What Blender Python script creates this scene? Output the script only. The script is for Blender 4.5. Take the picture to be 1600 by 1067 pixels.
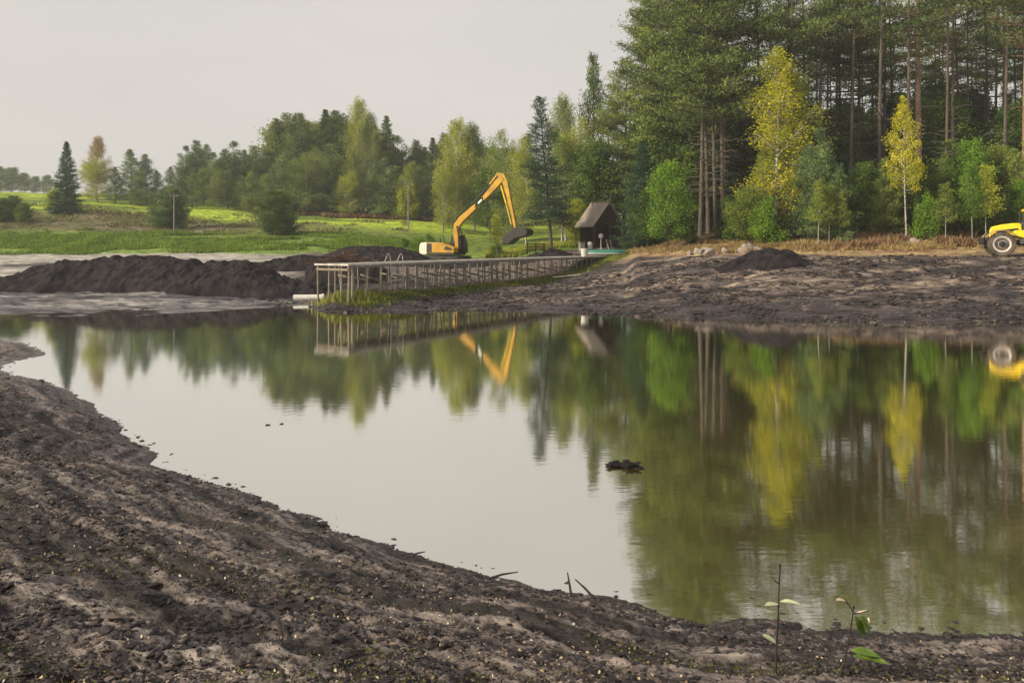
import bpy, math, random
import numpy as np
from mathutils import Vector, Matrix
R = math.radians
S = bpy.context.scene
for o in list(bpy.data.objects): bpy.data.objects.remove(o)
COL = S.collection
CAMH = 3.6          # eye height above the pond's water level (z = 0)

# ------------------------------------------------------------------ camera
cam = bpy.data.cameras.new('camera'); cam.sensor_width = 36; cam.lens = 27
cam.shift_y = -0.0959; cam.clip_end = 6000; cam.clip_start = 0.05
co = bpy.data.objects.new('camera', cam); COL.objects.link(co)
co.location = (0, 0, CAMH); co.rotation_euler = (R(90), 0, 0); S.camera = co

# ------------------------------------------------------------------ light
SUN_EL, SUN_AZ = R(27), R(-112)      # azimuth measured from +Y towards +X: hazy sun, from the left and slightly behind
w = bpy.data.worlds.new("World"); S.world = w; w.use_nodes = True
nt = w.node_tree; nt.nodes.clear()
out = nt.nodes.new('ShaderNodeOutputWorld'); bg = nt.nodes.new('ShaderNodeBackground')
sky = nt.nodes.new('ShaderNodeTexSky'); sky.sky_type = 'NISHITA'; sky.sun_disc = False
sky.sun_elevation = SUN_EL; sky.sun_rotation = SUN_AZ; sky.dust_density = 6; sky.air_density = 1.2
tc = nt.nodes.new('ShaderNodeTexCoord')
nz = nt.nodes.new('ShaderNodeTexNoise'); nz.inputs['Scale'].default_value = 1.6; nz.inputs['Detail'].default_value = 5
mp = nt.nodes.new('ShaderNodeMapping'); mp.inputs['Scale'].default_value = (1, 1, 3.0)
rmp = nt.nodes.new('ShaderNodeValToRGB')   # thin overcast: slightly uneven veil
rmp.color_ramp.elements[0].position = 0.3; rmp.color_ramp.elements[0].color = (5.9, 5.66, 5.36, 1)
rmp.color_ramp.elements[1].position = 0.72; rmp.color_ramp.elements[1].color = (6.8, 6.38, 5.96, 1)
mx = nt.nodes.new('ShaderNodeMix'); mx.data_type = 'RGBA'; mx.inputs[0].default_value = 0.9
nt.links.new(tc.outputs['Generated'], mp.inputs['Vector']); nt.links.new(mp.outputs[0], nz.inputs['Vector'])
nt.links.new(nz.outputs['Fac'], rmp.inputs[0])
nt.links.new(sky.outputs[0], mx.inputs[6]); nt.links.new(rmp.outputs[0], mx.inputs[7])
nt.links.new(mx.outputs[2], bg.inputs['Color']); bg.inputs['Strength'].default_value = 0.1
nt.links.new(bg.outputs[0], out.inputs[0])
sl = bpy.data.lights.new('sun', 'SUN'); sl.energy = 4.8; sl.angle = R(8); sl.color = (1.0, 0.88, 0.64)
so = bpy.data.objects.new('sun', sl); COL.objects.link(so)
sd = Vector((math.sin(SUN_AZ)*math.cos(SUN_EL), math.cos(SUN_AZ)*math.cos(SUN_EL), math.sin(SUN_EL)))
so.rotation_euler = (-sd).to_track_quat('-Z', 'Y').to_euler()
S.view_settings.view_transform = 'Standard'; S.view_settings.look = 'None'
S.view_settings.exposure = 0.22; S.view_settings.gamma = 1
S.cycles.max_bounces = 6; S.cycles.transparent_max_bounces = 4; S.cycles.volume_bounces = 0
S.cycles.diffuse_bounces = 2; S.cycles.glossy_bounces = 2

# ------------------------------------------------------------------ helpers
rng = np.random.default_rng(7)
def px2w(px, Y): return (px-800)/1200.0*Y
def pz(py, Y): return CAMH-(py-380)*Y/1200.0
def sstep(a, b, x):
    t = np.clip((x-a)/(b-a), 0, 1); return t*t*(3-2*t)
def _h(ix, iy, s):
    n = (ix*374761393 + iy*668265263 + s*1442695041) & 0xffffffff
    n = ((n ^ (n >> 13))*1274126177) & 0xffffffff
    return ((n ^ (n >> 16)) & 0xffff)/65535.0
def vnoise(x, y, s=0):
    x = np.asarray(x, float); y = np.asarray(y, float)
    ix = np.floor(x).astype(np.int64); iy = np.floor(y).astype(np.int64)
    fx = x-ix; fy = y-iy; fx = fx*fx*(3-2*fx); fy = fy*fy*(3-2*fy)
    a = _h(ix, iy, s); b = _h(ix+1, iy, s); c = _h(ix, iy+1, s); d = _h(ix+1, iy+1, s)
    return (a*(1-fx)+b*fx)*(1-fy)+(c*(1-fx)+d*fx)*fy
def fbm(x, y, oct=4, s=0, g=0.5):
    v = 0; a = 1; t = 0
    for k in range(oct):
        v = v+a*vnoise(x*2**k+k*17.3, y*2**k+k*9.1, s+k); t += a; a *= g
    return v/t

def tag(o, label=None, cat=None, group=None, kind=None):
    if label: o['label'] = label
    if cat: o['category'] = cat
    if group: o['group'] = group
    if kind: o['kind'] = kind
    return o
def empty(name, loc=(0, 0, 0), rz=0, sc=1):
    o = bpy.data.objects.new(name, None); COL.objects.link(o)
    o.location = loc; o.rotation_euler = (0, 0, rz); o.scale = (sc, sc, sc) if not hasattr(sc, '__len__') else sc
    return o
def np_mesh(name, V, F, mat, smooth=False, attrs=None, color=None, face_mat=None):
    V = np.asarray(V, np.float32).reshape(-1, 3); F = np.asarray(F, np.int32); k = F.shape[1]
    me = bpy.data.meshes.new(name)
    me.vertices.add(len(V)); me.vertices.foreach_set('co', V.ravel())
    me.loops.add(F.size); me.loops.foreach_set('vertex_index', F.ravel())
    me.polygons.add(len(F)); me.polygons.foreach_set('loop_start', np.arange(0, F.size, k, dtype=np.int32))
    me.polygons.foreach_set('use_smooth', np.full(len(F), smooth))
    for m in (mat if isinstance(mat, list) else [mat]): me.materials.append(m)
    if face_mat is not None: me.polygons.foreach_set('material_index', np.asarray(face_mat, np.int32))
    me.update(calc_edges=True)
    for n, a in (attrs or {}).items():
        at = me.attributes.new(n, 'FLOAT', 'POINT'); at.data.foreach_set('value', np.asarray(a, np.float32))
    if color is not None:
        at = me.attributes.new('albedo', 'FLOAT_COLOR', 'POINT')
        c = np.ones((len(V), 4), np.float32); c[:, :3] = color; at.data.foreach_set('color', c.ravel())
    return me
def link(name, me, parent=None):
    o = bpy.data.objects.new(name, me); COL.objects.link(o)
    if parent: o.parent = parent
    return o
class MB:
    """collects shapes into one mesh"""
    def __init__(s): s.v = []; s.f = []
    def add(s, vs, fs):
        n = len(s.v); s.v += [tuple(v) for v in vs]; s.f += [tuple(i+n for i in f) for f in fs]; return s
    def box(s, x0, x1, y0, y1, z0, z1, rot=None, org=(0, 0, 0), bev=0):
        c = [(x0+x1)/2, (y0+y1)/2, (z0+z1)/2]; h = [abs(x1-x0)/2, abs(y1-y0)/2, abs(z1-z0)/2]
        b = min(bev, min(h)*0.9)
        if b > 0:
            vs = []; idx = {}
            for sx in (-1, 1):
                for sy in (-1, 1):
                    for sz in (-1, 1):
                        for ax in range(3):
                            p = [sx*h[0], sy*h[1], sz*h[2]]; sg = (sx, sy, sz)
                            for q in range(3):
                                if q != ax: p[q] -= sg[q]*b
                            idx[(sx, sy, sz, ax)] = len(vs); vs.append([p[q]+c[q] for q in range(3)])
            fs = []
            for ax in range(3):
                u, v = [(1, 2), (2, 0), (0, 1)][ax]
                for sg in (-1, 1):
                    q = []
                    for a, b2 in ((-1, -1), (1, -1), (1, 1), (-1, 1)):
                        k = [0, 0, 0]; k[ax] = sg; k[u] = a; k[v] = b2; q.append(idx[(*k, ax)])
                    fs.append(q if sg > 0 else q[::-1])
                for a in (-1, 1):
                    for b2 in (-1, 1):
                        k0 = [0]*3; k0[ax] = -1; k0[u] = a; k0[v] = b2
                        k1 = list(k0); k1[ax] = 1
                        q = [idx[(*k0, u)], idx[(*k1, u)], idx[(*k1, v)], idx[(*k0, v)]]
                        fs.append(q if a*b2 > 0 else q[::-1])
            for sx in (-1, 1):
                for sy in (-1, 1):
                    for sz in (-1, 1):
                        q = [idx[(sx, sy, sz, a)] for a in range(3)]
                        fs.append(q if sx*sy*sz > 0 else q[::-1])
        else:
            vs = [(x, y, z) for x in (x0, x1) for y in (y0, y1) for z in (z0, z1)]
            fs = [(0, 1, 3, 2), (4, 6, 7, 5), (0, 4, 5, 1), (2, 3, 7, 6), (0, 2, 6, 4), (1, 5, 7, 3)]
        if rot is not None:
            o = Vector(org); vs = [o+rot@(Vector(v)-o) for v in vs]
        return s.add(vs, fs)
    def tube(s, pts, rad, n=8, caps=True):
        pts = [Vector(p) for p in pts]
        if not hasattr(rad, '__len__'): rad = [rad]*len(pts)
        vs = []; fs = []; up = None
        for i, p in enumerate(pts):
            d = (pts[min(i+1, len(pts)-1)]-pts[max(i-1, 0)]).normalized()
            if up is None: up = Vector((0, 0, 1)) if abs(d.z) < 0.9 else Vector((1, 0, 0))
            a = d.cross(up).normalized(); b = a.cross(d).normalized(); up = b
            for k in range(n):
                t = 2*math.pi*k/n; vs.append(p+(a*math.cos(t)+b*math.sin(t))*rad[i])
        for i in range(len(pts)-1):
            for k in range(n):
                fs.append((i*n+k, i*n+(k+1) % n, (i+1)*n+(k+1) % n, (i+1)*n+k))
        if caps: fs += [tuple(range(n))[::-1], tuple((len(pts)-1)*n+k for k in range(n))]
        return s.add(vs, fs)
    def prism(s, poly, y0, y1, bev=0):
        """polygon in x,z extruded along y"""
        n = len(poly)
        vs = [(x, y0, z) for x, z in poly]+[(x, y1, z) for x, z in poly]
        fs = [tuple(range(n)), tuple(range(2*n-1, n-1, -1))]+[(i, i+n, (i+1) % n+n, (i+1) % n) for i in range(n)]
        return s.add(vs, fs)
    def lathe(s, prof, c, axis='y', n=24):
        """profile (r, h) revolved about an axis through c"""
        vs = []; fs = []
        for r, h in prof:
            for k in range(n):
                t = 2*math.pi*k/n
                if axis == 'y': vs.append((c[0]+r*math.cos(t), c[1]+h, c[2]+r*math.sin(t)))
                else: vs.append((c[0]+r*math.cos(t), c[1]+r*math.sin(t), c[2]+h))
        for i in range(len(prof)-1):
            for k in range(n): fs.append((i*n+k, i*n+(k+1) % n, (i+1)*n+(k+1) % n, (i+1)*n+k))
        fs += [tuple(range(n))[::-1], tuple((len(prof)-1)*n+k for k in range(n))]
        return s.add(vs, fs)
    def build(s, name, mat, parent=None, smooth=False, bevel=0):
        me = bpy.data.meshes.new(name); me.from_pydata([tuple(v) for v in s.v], [], s.f); me.materials.append(mat)
        import bmesh
        bm = bmesh.new(); bm.from_mesh(me); bmesh.ops.recalc_face_normals(bm, faces=bm.faces)
        bm.to_mesh(me); bm.free()
        if smooth:
            for p in me.polygons: p.use_smooth = True
            try: me.set_sharp_from_angle(angle=R(40))
            except Exception: pass
        o = link(name, me, parent)
        if bevel:
            m = o.modifiers.new('bevel', 'BEVEL'); m.width = bevel; m.segments = 2; m.limit_method = 'ANGLE'
        return o

# ------------------------------------------------------------------ materials
def mat(name, col, rough=0.8, var=0.25, scale=6, metal=0, bump=0.0, bscale=30, col2=None, stretch=(1, 1, 1), spec=0.3, detail=5):
    m = bpy.data.materials.new(name); m.use_nodes = True; t = m.node_tree; b = t.nodes['Principled BSDF']
    b.inputs['Roughness'].default_value = rough; b.inputs['Metallic'].default_value = metal
    b.inputs['Specular IOR Level'].default_value = spec
    tc = t.nodes.new('ShaderNodeTexCoord'); mp = t.nodes.new('ShaderNodeMapping'); mp.inputs['Scale'].default_value = stretch
    n = t.nodes.new('ShaderNodeTexNoise'); n.inputs['Scale'].default_value = scale; n.inputs['Detail'].default_value = detail
    r = t.nodes.new('ShaderNodeValToRGB'); r.color_ramp.elements[0].position = 0.32; r.color_ramp.elements[1].position = 0.68
    c2 = col2 or tuple(min(1, c*(1+var)) for c in col); c1 = tuple(c*(1-var) for c in col) if not col2 else col
    r.color_ramp.elements[0].color = (*c1, 1); r.color_ramp.elements[1].color = (*c2, 1)
    t.links.new(tc.outputs['Object'], mp.inputs[0]); t.links.new(mp.outputs[0], n.inputs['Vector'])
    t.links.new(n.outputs['Fac'], r.inputs[0]); t.links.new(r.outputs[0], b.inputs['Base Color'])
    if bump:
        n2 = t.nodes.new('ShaderNodeTexNoise'); n2.inputs['Scale'].default_value = bscale; n2.inputs['Detail'].default_value = 6
        bp = t.nodes.new('ShaderNodeBump'); bp.inputs['Strength'].default_value = bump; bp.inputs['Distance'].default_value = 0.05
        t.links.new(mp.outputs[0], n2.inputs['Vector']); t.links.new(n2.outputs['Fac'], bp.inputs['Height'])
        t.links.new(bp.outputs[0], b.inputs['Normal'])
    return m
def leaf_mat(name, c1, c2, c3=None, trans=0.35, pos=(0.15, 0.85)):
    """foliage: leaf-to-leaf tint from the mesh attribute 'tint', tree-to-tree shift from the object's random value"""
    m = bpy.data.materials.new(name); m.use_nodes = True; t = m.node_tree; t.nodes.clear()
    o = t.nodes.new('ShaderNodeOutputMaterial'); a = t.nodes.new('ShaderNodeAttribute'); a.attribute_name = 'tint'
    oi = t.nodes.new('ShaderNodeObjectInfo'); r = t.nodes.new('ShaderNodeValToRGB')
    r.color_ramp.elements[0].position = pos[0]; r.color_ramp.elements[1].position = pos[1]
    r.color_ramp.elements[0].color = (*c1, 1); r.color_ramp.elements[1].color = (*c2, 1)
    if c3: e = r.color_ramp.elements.new(1.0); e.color = (*c3, 1)
    md = t.nodes.new('ShaderNodeMath'); md.operation = 'MULTIPLY_ADD'; md.inputs[1].default_value = 0.3; 
    sb = t.nodes.new('ShaderNodeMath'); sb.operation = 'SUBTRACT'; sb.inputs[1].default_value = 0.15
    t.links.new(oi.outputs['Random'], md.inputs[0]); t.links.new(a.outputs['Fac'], md.inputs[2])
    t.links.new(md.outputs[0], sb.inputs[0]); t.links.new(sb.outputs[0], r.inputs[0])
    d = t.nodes.new('ShaderNodeBsdfDiffuse'); tr = t.nodes.new('ShaderNodeBsdfTranslucent'); mxs = t.nodes.new('ShaderNodeMixShader')
    mxs.inputs[0].default_value = trans
    t.links.new(r.outputs[0], d.inputs[0]); t.links.new(r.outputs[0], tr.inputs[0])
    t.links.new(d.outputs[0], mxs.inputs[1]); t.links.new(tr.outputs[0], mxs.inputs[2]); t.links.new(mxs.outputs[0], o.inputs[0])
    return m
def ground_mat(name, rough=0.75, spec=0.35, bump=0.5, scales=(2.2, 9.0), stretch=(1, 1, 1), contrast=(0.45, 1.6), dist=0.08):
    m = bpy.data.materials.new(name); m.use_nodes = True; t = m.node_tree; b = t.nodes['Principled BSDF']
    a = t.nodes.new('ShaderNodeAttribute'); a.attribute_name = 'albedo'
    wet = t.nodes.new('ShaderNodeAttribute'); wet.attribute_name = 'wet'
    tc = t.nodes.new('ShaderNodeTexCoord'); mp = t.nodes.new('ShaderNodeMapping'); mp.inputs['Scale'].default_value = stretch
    mp0 = t.nodes.new('ShaderNodeMapping'); mp0.inputs['Rotation'].default_value = (0, 0, R(28) if name == 'mud' else 0)
    t.links.new(tc.outputs['Object'], mp0.inputs[0]); t.links.new(mp0.outputs[0], mp.inputs[0])
    n = t.nodes.new('ShaderNodeTexNoise'); n.inputs['Scale'].default_value = scales[0]; n.inputs['Detail'].default_value = 5; n.inputs['Roughness'].default_value = 0.62
    n2 = t.nodes.new('ShaderNodeTexNoise'); n2.inputs['Scale'].default_value = scales[1]; n2.inputs['Detail'].default_value = 5; n2.inputs['Roughness'].default_value = 0.62
    for q in (n, n2): t.links.new(mp.outputs[0], q.inputs['Vector'])
    mr = t.nodes.new('ShaderNodeMapRange'); mr.inputs[1].default_value = 0.36; mr.inputs[2].default_value = 0.64
    mr.inputs[3].default_value = contrast[0]; mr.inputs[4].default_value = contrast[1]
    t.links.new(n.outputs['Fac'], mr.inputs[0])
    vm = t.nodes.new('ShaderNodeVectorMath'); vm.operation = 'SCALE'
    t.links.new(a.outputs['Color'], vm.inputs[0]); t.links.new(mr.outputs[0], vm.inputs['Scale'])
    t.links.new(vm.outputs[0], b.inputs['Base Color'])
    bp = t.nodes.new('ShaderNodeBump'); bp.inputs['Strength'].default_value = bump; bp.inputs['Distance'].default_value = dist
    t.links.new(n2.outputs['Fac'], bp.inputs['Height']); t.links.new(bp.outputs[0], b.inputs['Normal'])
    mw = t.nodes.new('ShaderNodeMapRange'); mw.inputs[3].default_value = rough; mw.inputs[4].default_value = 0.22
    t.links.new(wet.outputs['Fac'], mw.inputs[0]); t.links.new(mw.outputs[0], b.inputs['Roughness'])
    b.inputs['Specular IOR Level'].default_value = spec
    return m

# ------------------------------------------------------------------ terrain
near = [(-1100, 536), (-300, 534), (0, 531), (40, 537), (68, 548), (72, 554), (40, 561), (8, 570), (0, 578), (30, 588), (70, 597), (100, 606), (118, 620), (150, 634), (152, 646), (190, 661), (188, 676), (206, 690),
        (246, 708), (234, 727), (300, 744), (340, 758), (405, 774), (440, 794), (500, 812), (520, 829), (600, 848), (655, 866), (665, 874), (740, 893), (790, 908), (860, 922), (935, 931), (1000, 943),
        (1040, 958), (1105, 976), (1160, 966), (1245, 972), (1255, 984), (1330, 986), (1400, 990), (1600, 993), (1900, 1000), (2600, 1020)]
far = [(2600, 506), (1900, 505), (1600, 504), (1400, 504), (1250, 503), (1100, 499), (1000, 495), (900, 491), (820, 488), (740, 485), (640, 487), (560, 489), (500, 488), (488, 483), (480, 477), (400, 482), (300, 488), (200, 494), (100, 499), (0, 505), (-300, 508), (-1100, 508)]
def wp(p): Y = CAMH*1200/(p[1]-380); return (px2w(p[0], Y), Y)
POLY = np.array([wp(p) for p in near+far])
def sdf(X, Y):
    """signed distance to the pond outline, positive on land"""
    X = np.asarray(X, float); Y = np.asarray(Y, float); sh = X.shape; X = X.ravel(); Y = Y.ravel()
    d = np.full(X.shape, 1e9); ins = np.zeros(X.shape, bool)
    n = len(POLY)
    for i in range(n):
        ax, ay = POLY[i]; bx, by = POLY[(i+1) % n]
        ex, ey = bx-ax, by-ay; L = ex*ex+ey*ey+1e-9
        t = np.clip(((X-ax)*ex+(Y-ay)*ey)/L, 0, 1)
        d = np.minimum(d, (X-ax-t*ex)**2+(Y-ay-t*ey)**2)
        c = ((ay > Y) != (by > Y)); ins ^= c & (X < (ex)*(Y-ay)/(ey if abs(ey) > 1e-9 else 1e-9)+ax)
    d = np.sqrt(d); return np.where(ins, -d, d).reshape(sh)
# far side: for columns of the view, the height line of the land in (distance, elevation-line) pairs
TAB = {
 -500: [(36, 506), (51, 470), (62, 440), (85, 400), (98, 363), (113, 330), (150, 300), (230, 305), (400, 318), (1500, 345)],
 0:    [(36, 504), (51, 458), (62, 440), (85, 396), (98, 363), (113, 333), (150, 301), (230, 300), (400, 315), (1500, 345)],
 130:  [(37, 498), (51, 458), (62, 436), (85, 396), (98, 364), (113, 334), (150, 306), (230, 304), (400, 318), (1500, 345)],
 300:  [(40, 488), (51, 459), (62, 430), (85, 394), (100, 366), (115, 346), (130, 328), (146, 313), (230, 308), (400, 320), (1500, 345)],
 430:  [(43, 480), (51, 462), (58, 440), (70, 412), (80, 397), (95, 371), (110, 355), (125, 342), (140, 330), (230, 318), (400, 325), (1500, 345)],
 490:  [(44.5, 476), (51, 462), (58, 440), (70, 412), (80, 397), (95, 372), (110, 356), (125, 343), (140, 332), (230, 322), (400, 325), (1500, 345)],
 530:  [(39.8, 488), (43, 468), (50, 458), (60, 438), (72, 412), (82, 398), (95, 373), (110, 357), (125, 346), (140, 335), (230, 325), (1500, 345)],
 620:  [(40.3, 487), (44.5, 460), (52, 449), (62, 432), (74, 414), (86, 396), (97, 376), (112, 358), (125, 347), (150, 334), (230, 325), (1500, 345)],
 700:  [(41, 485.5), (49, 454), (58, 440), (68, 426), (80, 414), (86, 406), (93, 393), (110, 368), (125, 352), (150, 338), (230, 328), (1500, 345)],
 790:  [(40.4, 487), (53.5, 446), (62, 434), (74, 414), (84, 404), (92, 394), (110, 375), (140, 352), (230, 335), (1500, 345)],
 860:  [(39.4, 489.5), (48, 462), (57, 442), (66, 424), (72, 406), (76, 393), (88, 386), (110, 370), (140, 355), (230, 335), (1500, 345)],
 970:  [(37.8, 494), (46, 460), (54, 440), (62, 420), (69, 403), (74, 396), (80, 388), (90, 376), (110, 364), (140, 350), (230, 335), (1500, 345)],
 1000: [(37.5, 495), (45, 458), (52, 432), (60, 408), (66, 400), (70, 393), (78, 378), (90, 365), (140, 345), (230, 335), (1500, 345)],
 1100: [(36.3, 499), (44, 456), (50, 425), (57, 401), (62, 397), (66, 384), (72, 364), (85, 355), (140, 340), (230, 330), (1500, 345)],
 1250: [(35.1, 503), (42, 457), (48, 420), (52.5, 401), (57, 396), (62, 381), (68, 368), (85, 352), (140, 335), (230, 330), (1500, 345)],
 1400: [(34.8, 504), (41, 460), (46.5, 421), (50, 403), (55, 397), (60, 385), (65, 371), (75, 356), (110, 338), (230, 330), (1500, 345)],
 1600: [(34.8, 504), (41, 458), (46, 420), (48.6, 402), (53, 395.5), (58, 386), (63, 372), (75, 352), (110, 336), (230, 330), (1500, 345)],
 2200: [(34.5, 505), (41, 458), (46, 420), (48.6, 402), (53, 395.5), (58, 386), (63, 372), (75, 352), (110, 336), (230, 330), (1500, 345)]}
TK = sorted(TAB)
def ztable(px, Y):
    px = np.clip(px, TK[0], TK[-1]-1e-3); Yc = np.clip(Y, 30, 1500)
    z = np.zeros(px.shape)
    zc = {}
    for k in TK:
        a = np.array(TAB[k], float); zz = CAMH-(a[:, 1]-380)*a[:, 0]/1200
        zc[k] = np.interp(Yc, a[:, 0], zz)
    idx = np.clip(np.searchsorted(TK, px, side='right')-1, 0, len(TK)-2)
    for i in range(len(TK)-1):
        m = idx == i
        if m.any():
            t = (px[m]-TK[i])/(TK[i+1]-TK[i]); t = t*t*(3-2*t)
            z[m] = zc[TK[i]][m]*(1-t)+zc[TK[i+1]][m]*t
    return z
SH = np.array([wp(p) for p in near]); SHF = np.array([wp(p) for p in far])[::-1]
def terrain(X, Y, full=False):
    X = np.asarray(X, float); Y = np.asarray(Y, float); sh = X.shape; X = X.ravel(); Y = Y.ravel()
    d = sdf(X, Y)
    px = 800+1200*X/np.maximum(Y, 1.0)
    mid = np.interp(px, [-500, 0, 300, 700, 1600], [32, 32, 30, 25, 20])
    farside = (Y > mid) & (Y > 15)
    # near bank
    k = 1-0.72*sstep(11, 26, Y)
    zn = 1.9*(1-np.exp(-(np.maximum(d, 0)/3.7)**1.15))*k
    str_ = fbm(d*1.5+fbm(X*.35, Y*.35, 3, 5)*2.2, (X*.88-Y*.47)*.22, 4, 11)
    zn += (str_-.5)*0.10*sstep(0, 1.2, d)+(fbm(X*1.1, Y*1.1, 3, 21)-.5)*0.10*sstep(0, .6, d)
    rut = np.abs(((d*1.35+fbm(X*.3, Y*.3, 3, 31)*2.5) % 1)-.5)*2
    patch = sstep(.48, .62, fbm(X*.4+9, Y*.6, 3, 41))
    al = X*.88-Y*.47; wv = fbm(X*.3, Y*.3, 3, 33)*2.2
    ter = (d*1.7+wv+fbm(al*.5, d*.7, 3, 35)*.9) % 1; zn += .022*(sstep(0, .82, ter)-sstep(.84, 1, ter)-.5)*sstep(.2, 1, d)
    tone = .36*fbm(d*3.2+wv, al*.14, 4, 43)+.42*fbm(d*11+wv*4, al*.45, 4, 45)+.22*fbm(X*9, Y*15, 3, 47)
    zn += (tone-.5)*.09*sstep(.1, .8, d)
    rg1 = 1-np.abs(2*fbm(d*4.2+wv*1.5, al*.45, 3, 53)-1); rg2 = 1-np.abs(2*vnoise(X*13, Y*17, 57)-1)
    zn += ((rg1-.85)*.10+(rg2-.6)*.022*(1+(vnoise(X*3, Y*4, 58) > .5)))*sstep(.1, .6, d)
    zn -= 0.05*sstep(.6, .95, rut)*sstep(.3, 1, d)*(1-.7*patch)
    clod = fbm(X*5, Y*5, 3, 51); zn += np.maximum(clod-.5, 0)*0.12*patch*sstep(0.05, .4, d)
    zn += (fbm(X*8, Y*15, 4, 61, .7)-.5)*.055+(fbm(X*3.2, Y*3.2, 3, 67)-.5)*.05*np.exp(-np.abs(d)/.5)
    # far bank
    zt = ztable(px, Y)
    zf = zt*sstep(-0.2, 1.2, d)
    amp = 0.25*sstep(1.5, 7, d)*(1-sstep(54, 62, Y)*.7)
    st2 = fbm(X*.10+Y*.05, Y*.55-X*.16, 4, 71)
    zf += (st2-.5)*amp*1.5+(fbm(X*1.6+Y*.3, Y*1.8-X*.5, 3, 79)-.5)*.22*sstep(.3, 4, d)*(Y < 62)+(fbm(X*.6, Y*.9, 3, 77)-.5)*0.12*sstep(0, 3, d)
    leftflat = (1-sstep(440, 500, px))*sstep(0.2, 2, d)*(1-sstep(46, 56, Y))
    zf += leftflat*((fbm(X*.18, Y*1.1, 4, 81)-.54)*.35-.02)
    zf += (fbm(X*.04, Y*.05, 3, 91)-.5)*2.2*sstep(150, 260, Y)
    z = np.where(farside, zf, zn)
    zu = -np.minimum(0.16*np.abs(d)**.9, 1.6)+(fbm(X*2.2, Y*2.2, 3, 95)-.5)*.07*np.exp(-np.abs(d)/.35)
    z = np.where(d < 0, zu, z)
    if full: return z.reshape(sh), d.reshape(sh), px.reshape(sh), farside.reshape(sh), str_.reshape(sh), tone.reshape(sh), st2.reshape(sh)
    return z.reshape(sh)
def gz(x, y): return float(terrain(np.array([x]), np.array([y]))[0])

def spaced(a, b, f):
    v = [a]
    while v[-1] < b: v.append(v[-1]+f(v[-1]))
    return v
xs = spaced(0.0, 520, lambda x: 0.03 if x < 4 else (0.0062*x if x < 50 else 0.03*x))
xs = np.array([-x for x in xs[:0:-1]]+xs)
ys = spaced(-30, 2.7, lambda y: 0.7 if y < 1.5 else 0.1)+spaced(2.85, 520, lambda y: max(.024, .0052*y) if y < 60 else (.009*y if y < 160 else .05*y))
ys = np.array(ys)
GX, GY = np.meshgrid(xs, ys)
GZ, GD, GP, GF, GS, GPA, GS2 = terrain(GX, GY, True)
def lerp(a, b, t): return a*(1-t[..., None])+b*t[..., None]
C = lambda *a: np.array(a, float)
n1 = fbm(GX*.5, GY*.9, 4, 101); n2 = fbm(GX*2.5, GY*4, 4, 111); n3 = fbm(GX*.15, GY*.25, 4, 121)
# near mud
streak = fbm(GD*3.0+n1*2, (GX*.88-GY*.47)*.35, 4, 131)
cn = lerp(C(.026, .020, .020)+0*GX[..., None], C(.190, .155, .147), sstep(.43, .56, GPA))
cn = lerp(cn, C(.34, .30, .265), .45*sstep(.56, .66, streak*.5+n1*.5)*sstep(.48, .56, GPA))
cn = lerp(cn, C(.105, .10, .05), .5*sstep(.55, .68, n3)*sstep(.5, .62, n2)*sstep(1, 2.5, GD))
cn = lerp(cn, C(.045, .040, .046), .7*np.exp(-np.maximum(GD, 0)/.5))
# far bank mud
cf = lerp(C(.050, .040, .046)+0*GX[..., None], C(.19, .145, .125), sstep(.42, .62, GS2*.55+n1*.45)*sstep(1.5, 6, GD)*sstep(560, 900, GP))
fine = fbm(GX*.8+GY*.3, GY*2.6-GX*.7, 4, 143)
cf = lerp(cf, C(.034, .027, .030), .65*sstep(.50, .60, fine*.6+n2*.4)*(GY < 62))
cf = lerp(cf, C(.36, .28, .21), .6*sstep(.54, .66, .55*fbm(GX*.22+GY*.1, GY*.8-GX*.25, 4, 141)+.45*fbm(GX*1.1, GY*3.0-GX*.6, 4, 145))*sstep(3, 8, GD)*sstep(780, 1000, GP)*(GY < 60))
trk1 = np.abs(((GY-46.5)-(GX-16)*.12+fbm(GX*.12, GY*.12, 2, 147)*3) % 2.3-1.15)
cf = lerp(cf, C(.035, .028, .034), .6*(1-sstep(.10, .3, trk1))*sstep(.4, .55, n1)*sstep(900, 1000, GP)*(GY < 58))
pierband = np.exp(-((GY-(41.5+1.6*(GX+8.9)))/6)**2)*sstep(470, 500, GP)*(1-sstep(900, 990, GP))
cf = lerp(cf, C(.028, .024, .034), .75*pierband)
lf = 1-sstep(440, 500, GP)
cf = lerp(cf, lerp(C(.075, .068, .078)+0*GX[..., None], C(.26, .24, .24), sstep(.50, .66, fbm(GX*.2, GY*1.4, 4, 151))), lf*.9*(GY < 60))
cf = lerp(cf, C(.36, .34, .31), lf*sstep(58, 64, GY)*.9*sstep(.35, .5, n3+.12))
cf = lerp(cf, C(.13, .10, .10), sstep(430, 480, GP)*(1-sstep(860, 900, GP))*sstep(56, 64, GY)*.8)
# track and dry bank on the right
jit = (fbm(GX*.25, GY*.25, 3, 161)-.5)*4
trk = sstep(930, 1010, GP)*sstep(50.5, 53.5, GY+jit*.4-np.interp(GP, [1000, 1100, 1250, 1400], [14, 7, 3, 0]))
cf = lerp(cf, lerp(C(.30, .19, .125)+0*GX[..., None], C(.38, .29, .15), sstep(.4, .6, n1)), trk)
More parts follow.
